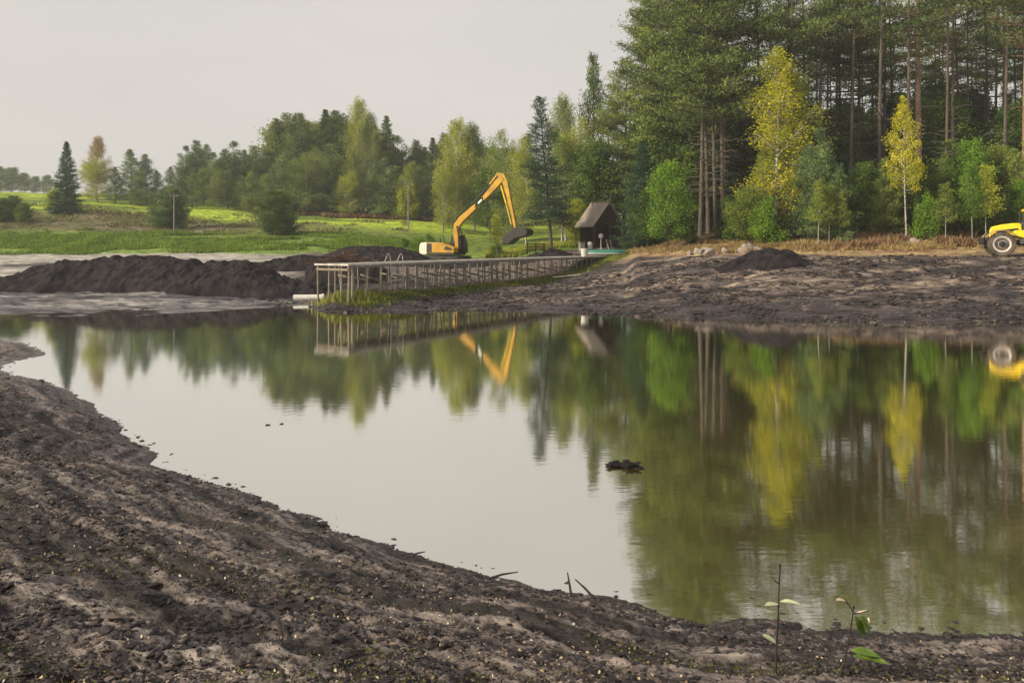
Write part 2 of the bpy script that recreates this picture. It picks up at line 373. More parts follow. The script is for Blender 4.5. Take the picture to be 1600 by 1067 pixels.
# grass
gedge = np.interp(GP, [-500, 0, 300, 430, 620, 700, 790, 860, 960, 1010], [85, 85, 84, 79, 85, 86, 82, 77, 84, 200])
grass = sstep(-1, 1, GY+jit*.5-gedge)*(GY > 70)*(GP < 1010)
el = (380-(CAMH-GZ)*0-0)
scr = np.interp(GP, [-500, 0, 300, 450, 700], [1, 1, .95, .55, 0])*sstep(97, 101, GY+jit)*(1-sstep(114, 119, GY+jit*1.5))*sstep(.38, .56, n3+.1)
bright = sstep(.38, .6, fbm(GX*.06, GY*.15, 3, 171))
cg = lerp(C(.14, .205, .04)+0*GX[..., None], C(.36, .47, .05), bright*sstep(104, 118, GY))
cg = lerp(cg, C(.20, .30, .06), .6*(1-sstep(89, 94, GY))*sstep(.3, .5, n3+.05))
cg = lerp(cg, C(.30, .33, .08), .22*sstep(.55, .7, n1))
cg = lerp(cg, lerp(C(.11, .12, .055)+0*GX[..., None], C(.21, .16, .11), sstep(.45, .62, n1)), scr)
cg = lerp(cg, C(.20, .145, .09), .6*sstep(470, 520, GP)*sstep(131, 136, GY+jit)*(GP < 720))
cf = lerp(cf, cg, grass)
floor_ = sstep(930, 1010, GP)*sstep(62, 68, GY+jit-np.interp(GP, [1000, 1100, 1250], [12, 4, 0]))
cf = lerp(cf, lerp(C(.05, .055, .02)+0*GX[..., None], C(.16, .10, .05), sstep(.4, .6, n1)), floor_)
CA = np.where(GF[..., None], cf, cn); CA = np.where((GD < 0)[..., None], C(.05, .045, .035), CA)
wet = np.where(GF, np.clip(lf*(GY < 52)*sstep(.5, .62, fbm(GX*.15, GY*1.3, 4, 181)) + .6*np.exp(-np.maximum(GD, 0)/1.5), 0, 1), np.clip(.75*np.exp(-np.maximum(GD, 0)/.45)+.25*sstep(.5, .65, streak)*np.exp(-np.maximum(GD, 0)/3), 0, 1))
ny, nx = GX.shape
ids = np.arange(ny*nx).reshape(ny, nx)
Q = np.stack([ids[:-1, :-1], ids[:-1, 1:], ids[1:, 1:], ids[1:, :-1]], -1).reshape(-1, 4)
def fc(a): return a[:-1, :-1].ravel()
fa_grass = fc(grass) > .5; fa_for = (fc(trk) > .5) & ~fa_grass
M_mud = ground_mat('mud', .66, .35, 1.0, (12, 24), (.28, 1.5, 1), (.32, 1.7), .05)
M_field = ground_mat('meadow_grass', .95, .1, .9, (1.1, 3.0), (1, 1, 1), (.45, 1.55), .5)
M_bank = ground_mat('dry_bank', .95, .1, .8, (1.6, 6.0), (1, 1, 1), (.5, 1.5), .2)
def sub(name, mask, m):
    F = Q[mask]; u, inv = np.unique(F, return_inverse=True)
    V = np.stack([GX, GY, GZ], -1).reshape(-1, 3)[u]
    me = np_mesh(name, V, inv.reshape(-1, 4), m, True, {'wet': wet.ravel()[u]}, CA.reshape(-1, 3)[u])
    return tag(link(name, me), kind='structure')
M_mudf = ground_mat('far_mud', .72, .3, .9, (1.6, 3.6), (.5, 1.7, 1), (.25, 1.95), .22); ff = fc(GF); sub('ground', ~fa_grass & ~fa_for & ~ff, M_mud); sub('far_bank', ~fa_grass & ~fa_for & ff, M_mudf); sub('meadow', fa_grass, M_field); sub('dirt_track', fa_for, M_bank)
del GZ, GS, GPA, GS2, CA, cn, cf, cg, streak, n2, wet

# ------------------------------------------------------------------ water
def water_mat():
    m = bpy.data.materials.new('pond_water'); m.use_nodes = True; t = m.node_tree; t.nodes.clear()
    o = t.nodes.new('ShaderNodeOutputMaterial'); mxs = t.nodes.new('ShaderNodeMixShader')
    d = t.nodes.new('ShaderNodeBsdfDiffuse'); d.inputs[0].default_value = (.105, .080, .005, 1)
    g = t.nodes.new('ShaderNodeBsdfGlossy'); g.inputs['Roughness'].default_value = 0.042; g.inputs[0].default_value = (.98, .975, .94, 1)
    fr = t.nodes.new('ShaderNodeFresnel'); fr.inputs['IOR'].default_value = 1.33
    mr = t.nodes.new('ShaderNodeMapRange'); mr.inputs[1].default_value = 0.02; mr.inputs[2].default_value = 0.40
    mr.inputs[3].default_value = 0.72; mr.inputs[4].default_value = 0.97
    tc = t.nodes.new('ShaderNodeTexCoord'); mp = t.nodes.new('ShaderNodeMapping'); mp.inputs['Scale'].default_value = (.8, 2.2, 1)
    n = t.nodes.new('ShaderNodeTexNoise'); n.inputs['Scale'].default_value = 3.5; n.inputs['Detail'].default_value = 3
    n2 = t.nodes.new('ShaderNodeTexNoise'); n2.inputs['Scale'].default_value = .45; n2.inputs['Detail'].default_value = 2
    mul = t.nodes.new('ShaderNodeMath'); mul.operation = 'MULTIPLY'
    bp = t.nodes.new('ShaderNodeBump'); bp.inputs['Strength'].default_value = 0.35; bp.inputs['Distance'].default_value = 0.0055
    t.links.new(tc.outputs['Object'], mp.inputs[0]); t.links.new(mp.outputs[0], n.inputs['Vector']); t.links.new(tc.outputs['Object'], n2.inputs['Vector'])
    t.links.new(n.outputs['Fac'], mul.inputs[0]); t.links.new(n2.outputs['Fac'], mul.inputs[1])
    t.links.new(mul.outputs[0], bp.inputs['Height']); t.links.new(bp.outputs[0], g.inputs['Normal'])
    t.links.new(fr.outputs[0], mr.inputs[0]); t.links.new(mr.outputs[0], mxs.inputs[0])
    t.links.new(d.outputs[0], mxs.inputs[1]); t.links.new(g.outputs[0], mxs.inputs[2]); t.links.new(mxs.outputs[0], o.inputs[0])
    return m
me = np_mesh('water', [(-90, 2, 0), (90, 2, 0), (90, 58, 0), (-90, 58, 0)], [[0, 1, 2, 3]], water_mat())
tag(link('water', me), kind='structure')

# ------------------------------------------------------------------ object materials
M_bark = mat('grey_bark', (.085, .07, .058), .95, .45, 5, bump=.8, bscale=12, stretch=(3, 3, .6))
M_birch = mat('birch_bark', (.09, .085, .08), .8, .3, 3.5, col2=(.55, .53, .49), stretch=(1, 1, 5))
M_peat = mat('peat', (.007, .006, .010), .9, .5, 1.6, bump=1.0, bscale=5, col2=(.034, .027, .031), spec=.12, detail=12)
M_yel = mat('yellow_paint', (.33, .19, .012), .5, .14, 1.2, col2=(.58, .315, .015), spec=.4)
M_yel2 = mat('bright_yellow_paint', (.85, .58, .02), .35, .1, 3, spec=.5)
M_cream = mat('cream_paint', (.72, .70, .60), .5, .12, 4)
M_black = mat('black_steel', (.022, .021, .022), .6, .35, 6, spec=.4)
M_steel = mat('worn_steel', (.12, .11, .11), .5, .35, 8, metal=.5)
M_chrome = mat('bright_steel', (.6, .6, .6), .25, .1, 8, metal=.9)
M_glass = mat('dark_glass', (.02, .045, .045), .08, .2, 2, spec=.8)
M_tyre = mat('tyre_rubber', (.045, .038, .034), .9, .4, 3, bump=.3, col2=(.15, .12, .10))
M_rim = mat('grey_rim', (.52, .46, .45), .5, .2, 7)
M_wood = mat('weathered_wood', (.20, .172, .14), .9, .35, 5, stretch=(6, 6, .8), bump=.3, bscale=20)
M_trim = mat('pale_deck_edge', (.40, .375, .35), .85, .3, 2)
M_deck = mat('grey_deck_boards', (.25, .235, .215), .85, .22, 3, stretch=(1, 8, 1))
M_brown = mat('brown_boards', (.045, .024, .018), .85, .35, 5, stretch=(9, 9, .7))
M_shingle = mat('grey_shingles', (.27, .23, .195), .95, .4, 10, bump=.7, bscale=22, stretch=(1, 3, 3))
M_dust = mat('dusty_fender', (.36, .27, .15), .8, .25, 4)
M_white = mat('dull_white_plastic', (.62, .60, .56), .5, .12, 6)
M_teal = mat('teal_paint', (.06, .20, .17), .45, .15, 4)
M_rock = mat('pale_stone', (.30, .25, .23), .9, .3, 4, bump=.5, bscale=10)
M_rust = mat('rusty_scrap', (.10, .055, .042), .9, .45, 6)
M_twig = mat('twig_bark', (.035, .025, .022), .8, .3, 20)

# ------------------------------------------------------------------ excavator
# machine frame: x forward, y to its left, z up; it faces right and a little towards the camera
EY = 83.0; ex_ = px2w(700, EY); eg = 1.35
ex = tag(empty('excavator', (ex_, EY, eg), R(-25)), 'yellow long reach crawler excavator with its arm raised behind the pier', 'excavator')
for sy in (-1, 1):
    tr = MB(); a = []
    for k in range(24):
        t = math.pi*(k/11.0) if k < 12 else math.pi*((k-12)/11.0)
        a.append((-1.75-.43*math.sin(t), .43+.43*math.cos(t)) if k < 12 else (1.75+.43*math.sin(t), .43-.43*math.cos(t)))
    yo = sy*1.15
    tr.prism(a, yo-.3, yo+.3)
    for k in range(26):
        x = -1.9+k*.152
        tr.box(x, x+.1, yo-.33, yo+.33, .84, .9); tr.box(x, x+.1, yo-.33, yo+.33, -.03, .03)
    t_ = tr.build('track', M_black, ex)
    f = MB(); f.box(-1.5, 1.5, yo+sy*.305-.04, yo+sy*.305+.04, .22, .66, bev=.03); f.build('track_frame', M_steel, t_)
MB().box(-.9, .9, -.85, .85, .35, .8, bev=.05).lathe([(.62, 0), (.62, .2)], (0, 0, .78), 'z').build('undercarriage', M_black, ex)
# upper structure
MB().box(-2.3, 1.5, -1.3, 1.3, .98, 1.25, bev=.04).build('turntable_deck', M_black, ex)
MB().prism([(-1.85, 1.22), (-1.85, 2.22), (-1.7, 2.3), (.15, 2.3), (.4, 2.12), (1.45, 1.75), (1.45, 1.22)], -1.32, -.35).build('side_panel', M_yel, ex, bevel=.06)
MB().prism([(-1.85, 1.22), (-1.85, 2.28), (.1, 2.28), (.1, 1.22)], -.352, 1.3).build('engine_cover', M_yel, ex, bevel=.06)
sp = MB().box(-1.83, -1.25, -1.335, -1.30, 1.28, 2.2, bev=.01)
sp.build('engine_grille', M_black, ex)
MB().prism([(.25, 1.55), (.5, 1.95), (1.2, 1.72), (1.35, 1.5)], -1.34, -1.30).build('black_stripe', M_black, ex)
MB().prism([(-2.75, 1.1), (-2.85, 1.4), (-2.8, 2.05), (-2.6, 2.3), (-1.86, 2.35), (-1.86, 1.02), (-2.5, 1.02)], -1.34, 1.34).build('counterweight', M_cream, ex, bevel=.08)
MB().tube([(-1.2, .5, 2.3), (-1.2, .5, 2.75), (-1.3, .5, 2.85)], .06).build('exhaust', M_black, ex)
hr = MB()
hr.tube([(-.3, -1.25, 2.3), (-.3, -1.25, 3.0), (-.1, -1.25, 3.15), (.15, -1.25, 3.1), (.35, -1.25, 2.2)], .025, 6)
hr.tube([(-.3, -.5, 2.3), (-.3, -.5, 3.0), (-.1, -.5, 3.15), (.15, -.5, 3.1)], .025, 6); hr.build('handrail', M_black, ex)
cb = MB(); cb.prism([(.1, 1.2), (.1, 3.0), (.3, 3.12), (1.35, 3.12), (1.75, 2.2), (1.75, 1.2)], .42, 1.3)
cab = cb.build('cab', M_black, ex, bevel=.04)
gl = MB(); gl.box(.3, 1.2, .405, .42, 1.95, 2.98); gl.box(.3, 1.2, 1.30, 1.315, 1.95, 2.98)
gl.add([(1.37, .5, 3.06), (1.37, 1.22, 3.06), (1.765, 1.22, 2.2), (1.765, .5, 2.2), (1.765, .5, 1.5), (1.765, 1.22, 1.5)], [(0, 1, 2, 3), (3, 2, 5, 4)])
gl.build('window', M_glass, cab)
# boom: knee profile then long straight box
def taper_box(mb, pts, hw):
    """closed box-section beam through (x, z, depth) stations"""
    vs = []; n = len(pts)
    for i, (x, z, dpt) in enumerate(pts):
        a = pts[max(i-1, 0)]; b = pts[min(i+1, n-1)]; dx, dz = b[0]-a[0], b[1]-a[1]; L = math.hypot(dx, dz); nx_, nz_ = -dz/L, dx/L
        for s1 in (-1, 1):
            for s2 in (-1, 1): vs.append((x+nx_*dpt*s1, s2*hw, z+nz_*dpt*s1))
    fs = [(0, 1, 3, 2), (4*n-4, 4*n-2, 4*n-1, 4*n-3)]
    for i in range(n-1):
        o = 4*i; fs += [(o, o+4, o+5, o+1), (o+1, o+5, o+7, o+3), (o+3, o+7, o+6, o+2), (o+2, o+6, o+4, o)]
    return mb.add(vs, fs)
bo = taper_box(MB(), [(1.25, 1.5, .18), (1.2, 2.3, .28), (.98, 3.5, .32), (1.15, 4.15, .35), (1.7, 4.8, .33), (2.6, 5.5, .29), (3.55, 6.25, .26)], .22)
boom = bo.build('boom', M_yel, ex, bevel=.04)
MB().tube([(3.5, 0, 6.25), (4.35, 0, 6.95)], .13, 10).build('boom_link', M_chrome, boom)
MB().box(3.42, 3.6, -.27, .27, 5.95, 6.6, bev=.03).build('boom_bracket', M_black, boom); MB().box(4.2, 4.34, -.26, .26, 6.62, 7.1, bev=.03).build('boom_bracket', M_black, boom)
hs_ = MB()
for q in (-.10, 0, .10): hs_.tube([(1.0, q, 2.35), (.62, q, 3.4), (.62, q, 4.3), (1.35, q, 5.15), (2.3, q, 5.95), (3.3, q, 6.62)], .028, 5)
hs_.build('hydraulic_hoses', M_black, boom)
taper_box(MB(), [(4.25, 6.85, .20), (5.2, 7.75, .28), (6.0, 8.55, .34), (6.6, 9.1, .28)], .2).build('boom_extension', M_yel, ex, bevel=.04)
MB().tube([(2.95, 0, 6.35), (4.6, 0, 7.95)], .10, 10).tube([(4.5, 0, 7.85), (5.3, 0, 8.65)], .065, 8).build('arm_cylinder', M_black, ex)
MB().tube([(5.05, 0, 8.42), (6.05, 0, 9.55)], .11, 10).build('cylinder_guard', M_yel, ex)
for s in (-1, 1):
    MB().tube([(1.6, s*.42, 1.5), (1.55, s*.42, 3.0)], .11, 10).tube([(1.55, s*.42, 2.9), (1.25, s*.32, 4.1)], .06, 8).build('boom_cylinder', M_black, ex)
st = taper_box(MB(), [(5.95, 9.55, .12), (6.5, 9.25, .34), (6.9, 8.6, .30), (7.3, 7.0, .20), (7.75, 5.2, .15), (8.05, 3.75, .12)], .16)
stick = st.build('stick', M_yel, ex, bevel=.03)
MB().tube([(6.35, 0, 8.3), (6.95, 0, 6.4)], .085, 10).tube([(6.9, 0, 6.5), (7.55, 0, 4.2)], .055, 8).build('bucket_cylinder', M_yel2, stick)
MB().tube([(7.6, 0, 4.25), (8.3, 0, 4.15)], .07, 8).tube([(8.3, 0, 4.15), (8.55, 0, 3.6)], .07, 8).tube([(7.7, 0, 5.6), (8.45, 0, 3.9)], .05, 6).build('bucket_link', M_steel, stick)
bk = MB(); prof = [(8.2, 3.85), (8.75, 3.8), (9.55, 3.72), (9.75, 3.4), (9.55, 3.05), (8.95, 2.9), (8.3, 2.75), (7.9, 2.45), (7.45, 2.1), (6.98, 2.3), (6.85, 2.75), (7.1, 3.2), (7.6, 3.35)]
bk.prism(prof, -.8, .8)
for k in range(5): bk.prism([(6.9, 2.35+.0*k), (6.72, 2.05), (7.15, 2.15)], -.78+k*.36, -.66+k*.36)
bk.build('bucket', M_black, ex, bevel=.05)

# ------------------------------------------------------------------ tractor
TY = 50.0; tx = px2w(1561.5, TY); tz = gz(tx, TY)
tr = tag(empty('tractor', (tx, TY, tz-.02), R(-25)), 'yellow tractor with dark cab on the dirt track at the right edge', 'tractor')
def tyre(cx, cy, r=.79, w_=.52):
    prof = [(r*.60, -w_/2+.05), (r*.72, -w_/2), (r*.93, -w_/2+.03), (r*.965, -w_/2+.1), (r*.965, w_/2-.1), (r*.93, w_/2-.03), (r*.72, w_/2), (r*.60, w_/2-.05)]
    wh = MB().lathe(prof, (cx, cy, r), 'y', 40)
    for k in range(22):
        for s in (-1, 1):
            a = 2*math.pi*(k+.25*s)/22; rot = Matrix.Rotation(-a, 3, 'Y')
            wh.box(cx+r*.95, cx+r*1.0, cy+s*.01 if s > 0 else cy-w_/2+.01, cy+w_/2-.01 if s > 0 else cy-.01, r-.05, r+.05, rot, (cx, cy, r))
    return wh
for wx, wy in ((0, -.95), (0, .95), (3.05, -.95), (3.05, .95)):
    t_ = tyre(wx, wy).build('wheel', M_tyre, tr, smooth=True)
    s = -1 if wy < 0 else 1
    MB().lathe([(.52, s*.20), (.515, s*.265), (.47, s*.26), (.40, s*.20), (.24, s*.17), (.22, s*.22)], (wx, wy, .79), 'y', 32).build('rim', M_rim, t_, smooth=True); MB().lathe([(.2, s*.18), (.2, s*.25), (.12, s*.29), (.02, s*.29)], (wx, wy, .79), 'y', 20).build('hub', M_black, t_, smooth=True)
MB().box(-.55, 4.2, -.42, .42, .72, 1.05, bev=.04).box(.2, .5, -.7, .7, .65, .92).box(2.9, 3.2, -.7, .7, .65, .92).box(1.2, 2.3, -.95, -.5, .7, 1.12, bev=.05).box(1.2, 2.3, .5, .95, .7, 1.12, bev=.05).build('chassis', M_black, tr)
MB().box(1.0, 1.55, -1.0, -.6, .78, 1.2, bev=.06).build('fuel_tank', M_steel, tr)
hd = MB().prism([(-.62, 1.2), (-.6, 1.72), (-.42, 1.92), (.1, 2.06), (.75, 2.14), (1.15, 2.14), (1.2, 1.25), (.4, 1.15)], -.48, .48)
hd.build('hood', M_yel2, tr, bevel=.07)
MB().prism([(-.25, 1.52), (-.2, 1.68), (.95, 1.82), (1.05, 1.62)], -.492, .492).build('hood_vent', M_black, tr)
MB().prism([(-.645, 1.25), (-.635, 1.68), (-.5, 1.84), (-.45, 1.3)], -.36, .36).build('front_grille', M_black, tr)
for s in (-1, 1):
    MB().box(-.655, -.60, s*.3-.1, s*.3+.1, 1.48, 1.62, bev=.02).build('headlight', M_glass, tr)
    f = MB(); pts = []
    for k in range(9):
        a = R(152-k*14.5); pts.append((1.0*math.cos(a), .79+.92*math.sin(a)))
    pin = [(x*.96, .79+(z-.79)*.95) for x, z in pts]
    f.prism(pts+pin[::-1], s*.68, s*1.22); f.build('front_fender', M_dust, tr)
    MB().prism([(.35, 1.42), (.8, 1.68), (2.5, 1.62), (2.6, 1.2), (1.2, 1.18)], s*.5, s*1.08).build('side_deck', M_yel2, tr, bevel=.05)
    pts = []
    for k in range(9):
        a = R(150-k*15); pts.append((3.05+1.02*math.cos(a), .79+.95*math.sin(a)))
    pin = [((x-3.05)*.96+3.05, .79+(z-.79)*.95) for x, z in pts]
    MB().prism(pts+pin[::-1], s*.68, s*1.24).build('rear_fender', M_yel2, tr)
cabp = [(1.18, 1.3), (1.2, 1.65), (1.5, 2.86), (2.85, 2.86), (3.0, 1.7), (2.95, 1.3)]
cab = MB()
for s in (-1, 1):
    for (a, b) in (((1.2, 1.65), (1.5, 2.86)), ((2.2, 1.6), (2.2, 2.86)), ((3.0, 1.7), (2.85, 2.86))):
        cab.tube([(a[0], s*.72, a[1]), (b[0], s*.68, b[1])], .045, 6)
cab.box(1.18, 3.0, -.74, .74, 1.3, 1.68, bev=.03)
cbo = cab.build('cab', M_black, tr)
g = MB()
for s in (-1, 1): g.add([(1.24, s*.7, 1.68), (1.52, s*.665, 2.86), (2.83, s*.665, 2.86), (2.96, s*.7, 1.7)], [(0, 1, 2, 3)])
g.add([(1.21, -.68, 1.68), (1.21, .68, 1.68), (1.5, .65, 2.86), (1.5, -.65, 2.86)], [(0, 1, 2, 3)])
g.add([(2.98, -.68, 1.7), (2.98, .68, 1.7), (2.84, .65, 2.86), (2.84, -.65, 2.86)], [(0, 1, 2, 3)])
mg = bpy.data.materials.new('cab_glass'); mg.use_nodes = True; b = mg.node_tree.nodes['Principled BSDF']
b.inputs['Base Color'].default_value = (.25, .36, .36, 1); b.inputs['Transmission Weight'].default_value = .75; b.inputs['Roughness'].default_value = .05; b.inputs['IOR'].default_value = 1.05
g.build('cab_window', mg, cbo)
MB().box(1.95, 2.4, -.25, .25, 1.68, 2.3, bev=.06).build('seat', M_black, cbo)
MB().box(1.3, 3.0, -.78, .78, 2.86, 3.06, bev=.07).build('roof', M_yel2, tr)
MB().tube([(1.05, -.6, 2.1), (1.05, -.6, 2.95)], .045, 8).build('exhaust', M_black, tr)
wl = MB().box(-1.12, -.85, -.5, .5, .78, 1.22, bev=.06).box(-.86, -.5, -.3, .3, .82, 1.0).tube([(-.9, -.4, 1.15), (-.62, -.45, 1.5)], .03).tube([(-.9, .4, 1.15), (-.62, .45, 1.5)], .03)
wl.build('front_weight', M_black, tr)
MB().tube([(1.25, -.72, 2.3), (1.15, -1.1, 2.35)], .02).box(1.08, 1.14, -1.28, -1.04, 2.15, 2.55, bev=.02).build('mirror', M_black, tr)

# ------------------------------------------------------------------ pier
A = Vector((-8.9, 41.8)); Cc = Vector((10.35, 72.6)); DZ = 2.45
pd = (Cc-A).normalized(); pn = Vector((-pd.y, pd.x))   # pn points left / away from the open water
WID = 2.4; PL = (Cc-A).length
pier = tag(empty('pier', (A.x, A.y, 0)), 'long grey wooden pier on tall pale posts standing above the drained mud', 'pier')
def P(s, t, z): v = A+pd*s+pn*t; return (v.x-A.x, v.y-A.y, z)
dk = MB(); n = 150; rr = random.Random(3)
for i in range(n):
    s0 = PL*i/n+.015; s1 = PL*(i+1)/n-.015; j = rr.uniform(-.03, .03); dz = rr.uniform(-.008, .008)
    vs = [P(s, t, z) for s in (s0, s1) for t in (-.06+j, WID+.06+j) for z in (DZ-.05+dz, DZ+dz)]
    dk.add(vs, [(0, 1, 3, 2), (4, 6, 7, 5), (0, 4, 5, 1), (2, 3, 7, 6), (0, 2, 6, 4), (1, 5, 7, 3)])
dk.build('deck', M_deck, pier)
def beam(mb, a, b, w_, h):
    a = Vector(a); b = Vector(b); d = (b-a).normalized(); s = d.cross(Vector((0, 0, 1))).normalized()*w_/2; u = s.cross(d).normalized()*h/2
    vs = [p+i*s+j*u for p in (a, b) for i in (-1, 1) for j in (-1, 1)]
    return mb.add(vs, [(0, 1, 3, 2), (4, 6, 7, 5), (0, 4, 5, 1), (2, 3, 7, 6), (0, 2, 6, 4), (1, 5, 7, 3)])
for t in (.05, WID-.05): beam(MB(), P(0, t, DZ-.13), P(PL, t, DZ-.13), .08, .15).build('stringer', M_deck, pier)
fb = MB(); beam(fb, P(-.06, -.1, DZ-.035), P(PL, -.1, DZ-.035), .05, .10); beam(fb, P(-.09, -.1, DZ-.035), P(-.09, WID+.1, DZ-.035), .05, .10)
fb.build('fascia_board', M_trim, pier)
beam(MB(), P(-.02, 0, DZ-.30), P(-.02, WID, DZ-.30), .07, .12).build('cross_beam', M_wood, pier)
def post(s, t, lean=0, r=.075, top=DZ-.07, lt=0):
    q = P(s, t, 0); g_ = gz(q[0]+A.x, q[1]+A.y)-.3
    q2 = P(s+lean, t+lt, 0)
    o = MB().tube([(q2[0], q2[1], g_), (q[0], q[1], top)], [r*1.05, r*.9], 8).build('post', M_wood, pier)
for t in (0, .55, 1.05, 1.5, 2.4): post(.05, t, rr.uniform(-.05, .05), rr.uniform(.05, .08))
post(.35, .02, 0, .09)
s = 1.6; i = 0
while s < PL-1:
    for t in (.03, WID-.03):
        post(s+rr.uniform(-.2, .2), t, rr.choice([0, 0, .05, -.05, .25, -.3, .1, -.12]), rr.uniform(.035, .07), DZ-.07-rr.choice([0, 0, 0, .25]))
    if i % 2 == 0: 
        b = MB(); q = s; beam(b, P(q, .03, DZ-.9-rr.random()*.3), P(q, WID-.03, DZ-.7), .05, .10); b.build('brace', M_wood, pier)
    if i % 3 == 1:
        b = MB(); beam(b, P(s, .0, DZ-1.2-rr.random()*.3), P(s+1.5, .0, DZ-1.1), .04, .09); b.build('brace', M_wood, pier)
    s += rr.uniform(.7, 1.05); i += 1
def ladder(s0, mats, low, hoop=True):
    L = MB(); w_ = .55
    for k in (0, 1):
        ss = s0+k*w_*2.0
        if hoop: L.tube([P(ss-.4, -.14, DZ+.02), P(ss-.2, -.16, DZ+.42), P(ss-.06, -.17, DZ+.54), P(ss+.05, -.18, DZ+.42), P(ss+.1, -.2, DZ), P(ss+.1, -.2, low)], .024, 6)
        else: L.tube([P(ss, -.2, DZ), P(ss, -.2, low)], .035, 6)
    for k in range(5):
        z = DZ-.35-k*.33
        if z > low: beam(L, P(s0+.1, -.2, z), P(s0+2*w_+.1, -.2, z), .05, .05)
    L.build('ladder', mats, pier)
ladder(3.15, M_trim, .75)
ladder(9.6, M_wood, .95, False); ladder(13.5, M_wood, 1.0, False)

# ------------------------------------------------------------------ hut
HY = 79.0; hx = px2w(949, HY); hz = gz(hx, HY)-.05
hut = tag(empty('hut', (hx, HY, hz), R(24)), 'small brown open-fronted wooden hut with steep grey roof beside the trees', 'hut')
W2, DP, EV, RG = 1.55, 2.9, 2.7, 4.9
for xx in (-W2, 0.25, W2):
    for yy in (0, DP):
        MB().box(xx-.08, xx+.08, yy-.08, yy+.08, -.3, EV, bev=.01).build('post', M_brown, hut)
MB().box(-W2, W2, DP+.09, DP+.15, 0, EV).build('back_wall', M_brown, hut)
MB().box(W2+.09, W2+.14, 0, DP, 0, EV).build('side_wall', M_brown, hut)
MB().prism([(-W2-.05, EV), (0, RG-.12), (W2+.05, EV)], -.12, -.04).build('gable', M_brown, hut)
MB().prism([(-W2-.05, EV), (0, RG-.12), (W2+.05, EV)], DP+.16, DP+.22).build('gable', M_brown, hut)
for s in (-1, 1):
    r_ = MB(); sl_ = [(0, RG), (s*(W2+.4), EV-.28), (s*(W2+.4), EV-.40), (0, RG-.14)]
    r_.prism(sl_, -.5, DP+.5)
    for k in range(9):
        f0 = k/9; x = s*(W2+.4)*(f0+.1); z = RG-(RG-EV+.28)*(f0+.1)
        r_.prism([(x, z+.045), (x-s*.22, z+.25+.04), (x-s*.22, z+.25-.01), (x, z)], -.52, DP+.52)
    r_.build('roof_slope', M_shingle, hut)
MB().box(-.1, .1, -.54, DP+.54, RG-.02, RG+.09, bev=.02).build('ridge_board', M_wood, hut)
MB().prism([(-.08, RG), (0, RG+.65), (.08, RG)], -.54, -.46).build('finial', M_wood, hut)
MB().tube([(-.3, 2.6, RG-.5), (-.3, 2.6, RG+.5)], .05, 6).build('flue', M_steel, hut)
MB().box(-W2, W2, -.15, DP, -.2, .05, bev=.01).build('floor', M_wood, hut)
def thing(name, label, cat, loc, rz=0, group=None, sc=1): return tag(empty(name, loc, rz, sc), label, cat, group)
hp = lambda px, Y: (px2w(px, Y), Y)
def drum(name, label, cat, px, Y, r, h, m, lid=True, dz=0):
    x, y = hp(px, Y); t = thing(name, label, cat, (x, y, gz(x, y)-.02+dz))
    MB().lathe([(r*.95, 0), (r, .03), (r, h*.3), (r*1.04, h*.33), (r, h*.36), (r, h*.64), (r*1.04, h*.67), (r, h*.7), (r, h-.03), (r*.95, h)], (0, 0, 0), 'z', 20).build('shell', m, t, smooth=True)
    if lid: MB().lathe([(r*.8, 0), (r*.8, .04), (r*.2, .05)], (0, 0, h), 'z', 20).build('lid', m, t)
drum('barrel', 'short pale white barrel under the left eave of the hut', 'barrel', 922, 77.6, .24, .85, M_white)
# patio table and chair under the roof
x, y = hp(939, 77.8); t = thing('garden_table', 'small white pedestal table standing in the hut opening', 'table', (x, y, hz+.05))
MB().lathe([(.3, 0), (.3, .04), (.05, .07), (.05, 1.15)], (0, 0, 0), 'z', 14).build('pedestal', M_white, t)
MB().lathe([(.24, 0), (.26, .25), (.12, .42)], (0, 0, 1.15), 'z', 14).build('top', M_white, t)
x, y = hp(952, 77.6); t = thing('folding_chair', 'reddish folding chair with pale frame in the hut opening', 'chair', (x, y, hz+.05), R(30))
MB().box(-.25, .25, -.22, .22, .42, .46, bev=.01).build('seat', M_rust, t)
MB().box(-.25, .25, .2, .24, .55, .95, bev=.01).build('backrest', M_rust, t)
for sx in (-.24, .24):
    MB().tube([(sx, -.25, -.02), (sx, .22, .98)], .02, 6).build('leg', M_white, t); MB().tube([(sx*.9, .28, -.02), (sx*.9, -.2, .46)], .02, 6).build('leg', M_white, t)
x, y = hp(909, 77.0); t = thing('planter_box', 'pale wooden box standing left of the hut', 'box', (x, y, gz(x, y)-.03), R(15))
MB().box(-.25, .25, -.25, .25, 0, .85, bev=.02).build('body', M_deck, t)
MB().box(-.3, .3, -.3, .3, .85, .92, bev=.01).build('rim', M_deck, t)
# white bucket and green boat by the pier end
x, y = px2w(907, 64.7), 64.7
t = thing('bucket', 'white open bucket standing on the far part of the pier', 'bucket', (x+.35, y, DZ+.005))
MB().lathe([(.25, 0), (.27, .05), (.33, .62), (.36, .64), (.36, .69), (.31, .69), (.29, .5), (.2, .12)], (0, 0, 0), 'z', 18).build('pail', M_white, t, smooth=True)
MB().tube([(-.35, 0, .66), (-.28, -.18, .45), (0, -.33, .35), (.28, -.18, .45), (.35, 0, .66)], .012, 5).build('handle', M_steel, t)
bx, by = px2w(945, 71.2), 71.2
t = thing('rowing_boat', 'teal rowing boat lying upside down beside the end of the pier', 'boat', (bx, by, 2.62), R(2))
hl = []; N = 14
for i in range(N+1):
    u = i/N*2-1; x = u*1.9; w_ = .6*(1-abs(u)**2.6)+.03; h_ = .38*(1-.35*abs(u)**3)
    for k in range(9):
        a = math.pi*k/8; hl.append((x, -w_*math.cos(a)*(1 if k in (0, 8) else .96), h_*math.sin(a)**.7 if 0 < k < 8 else 0))
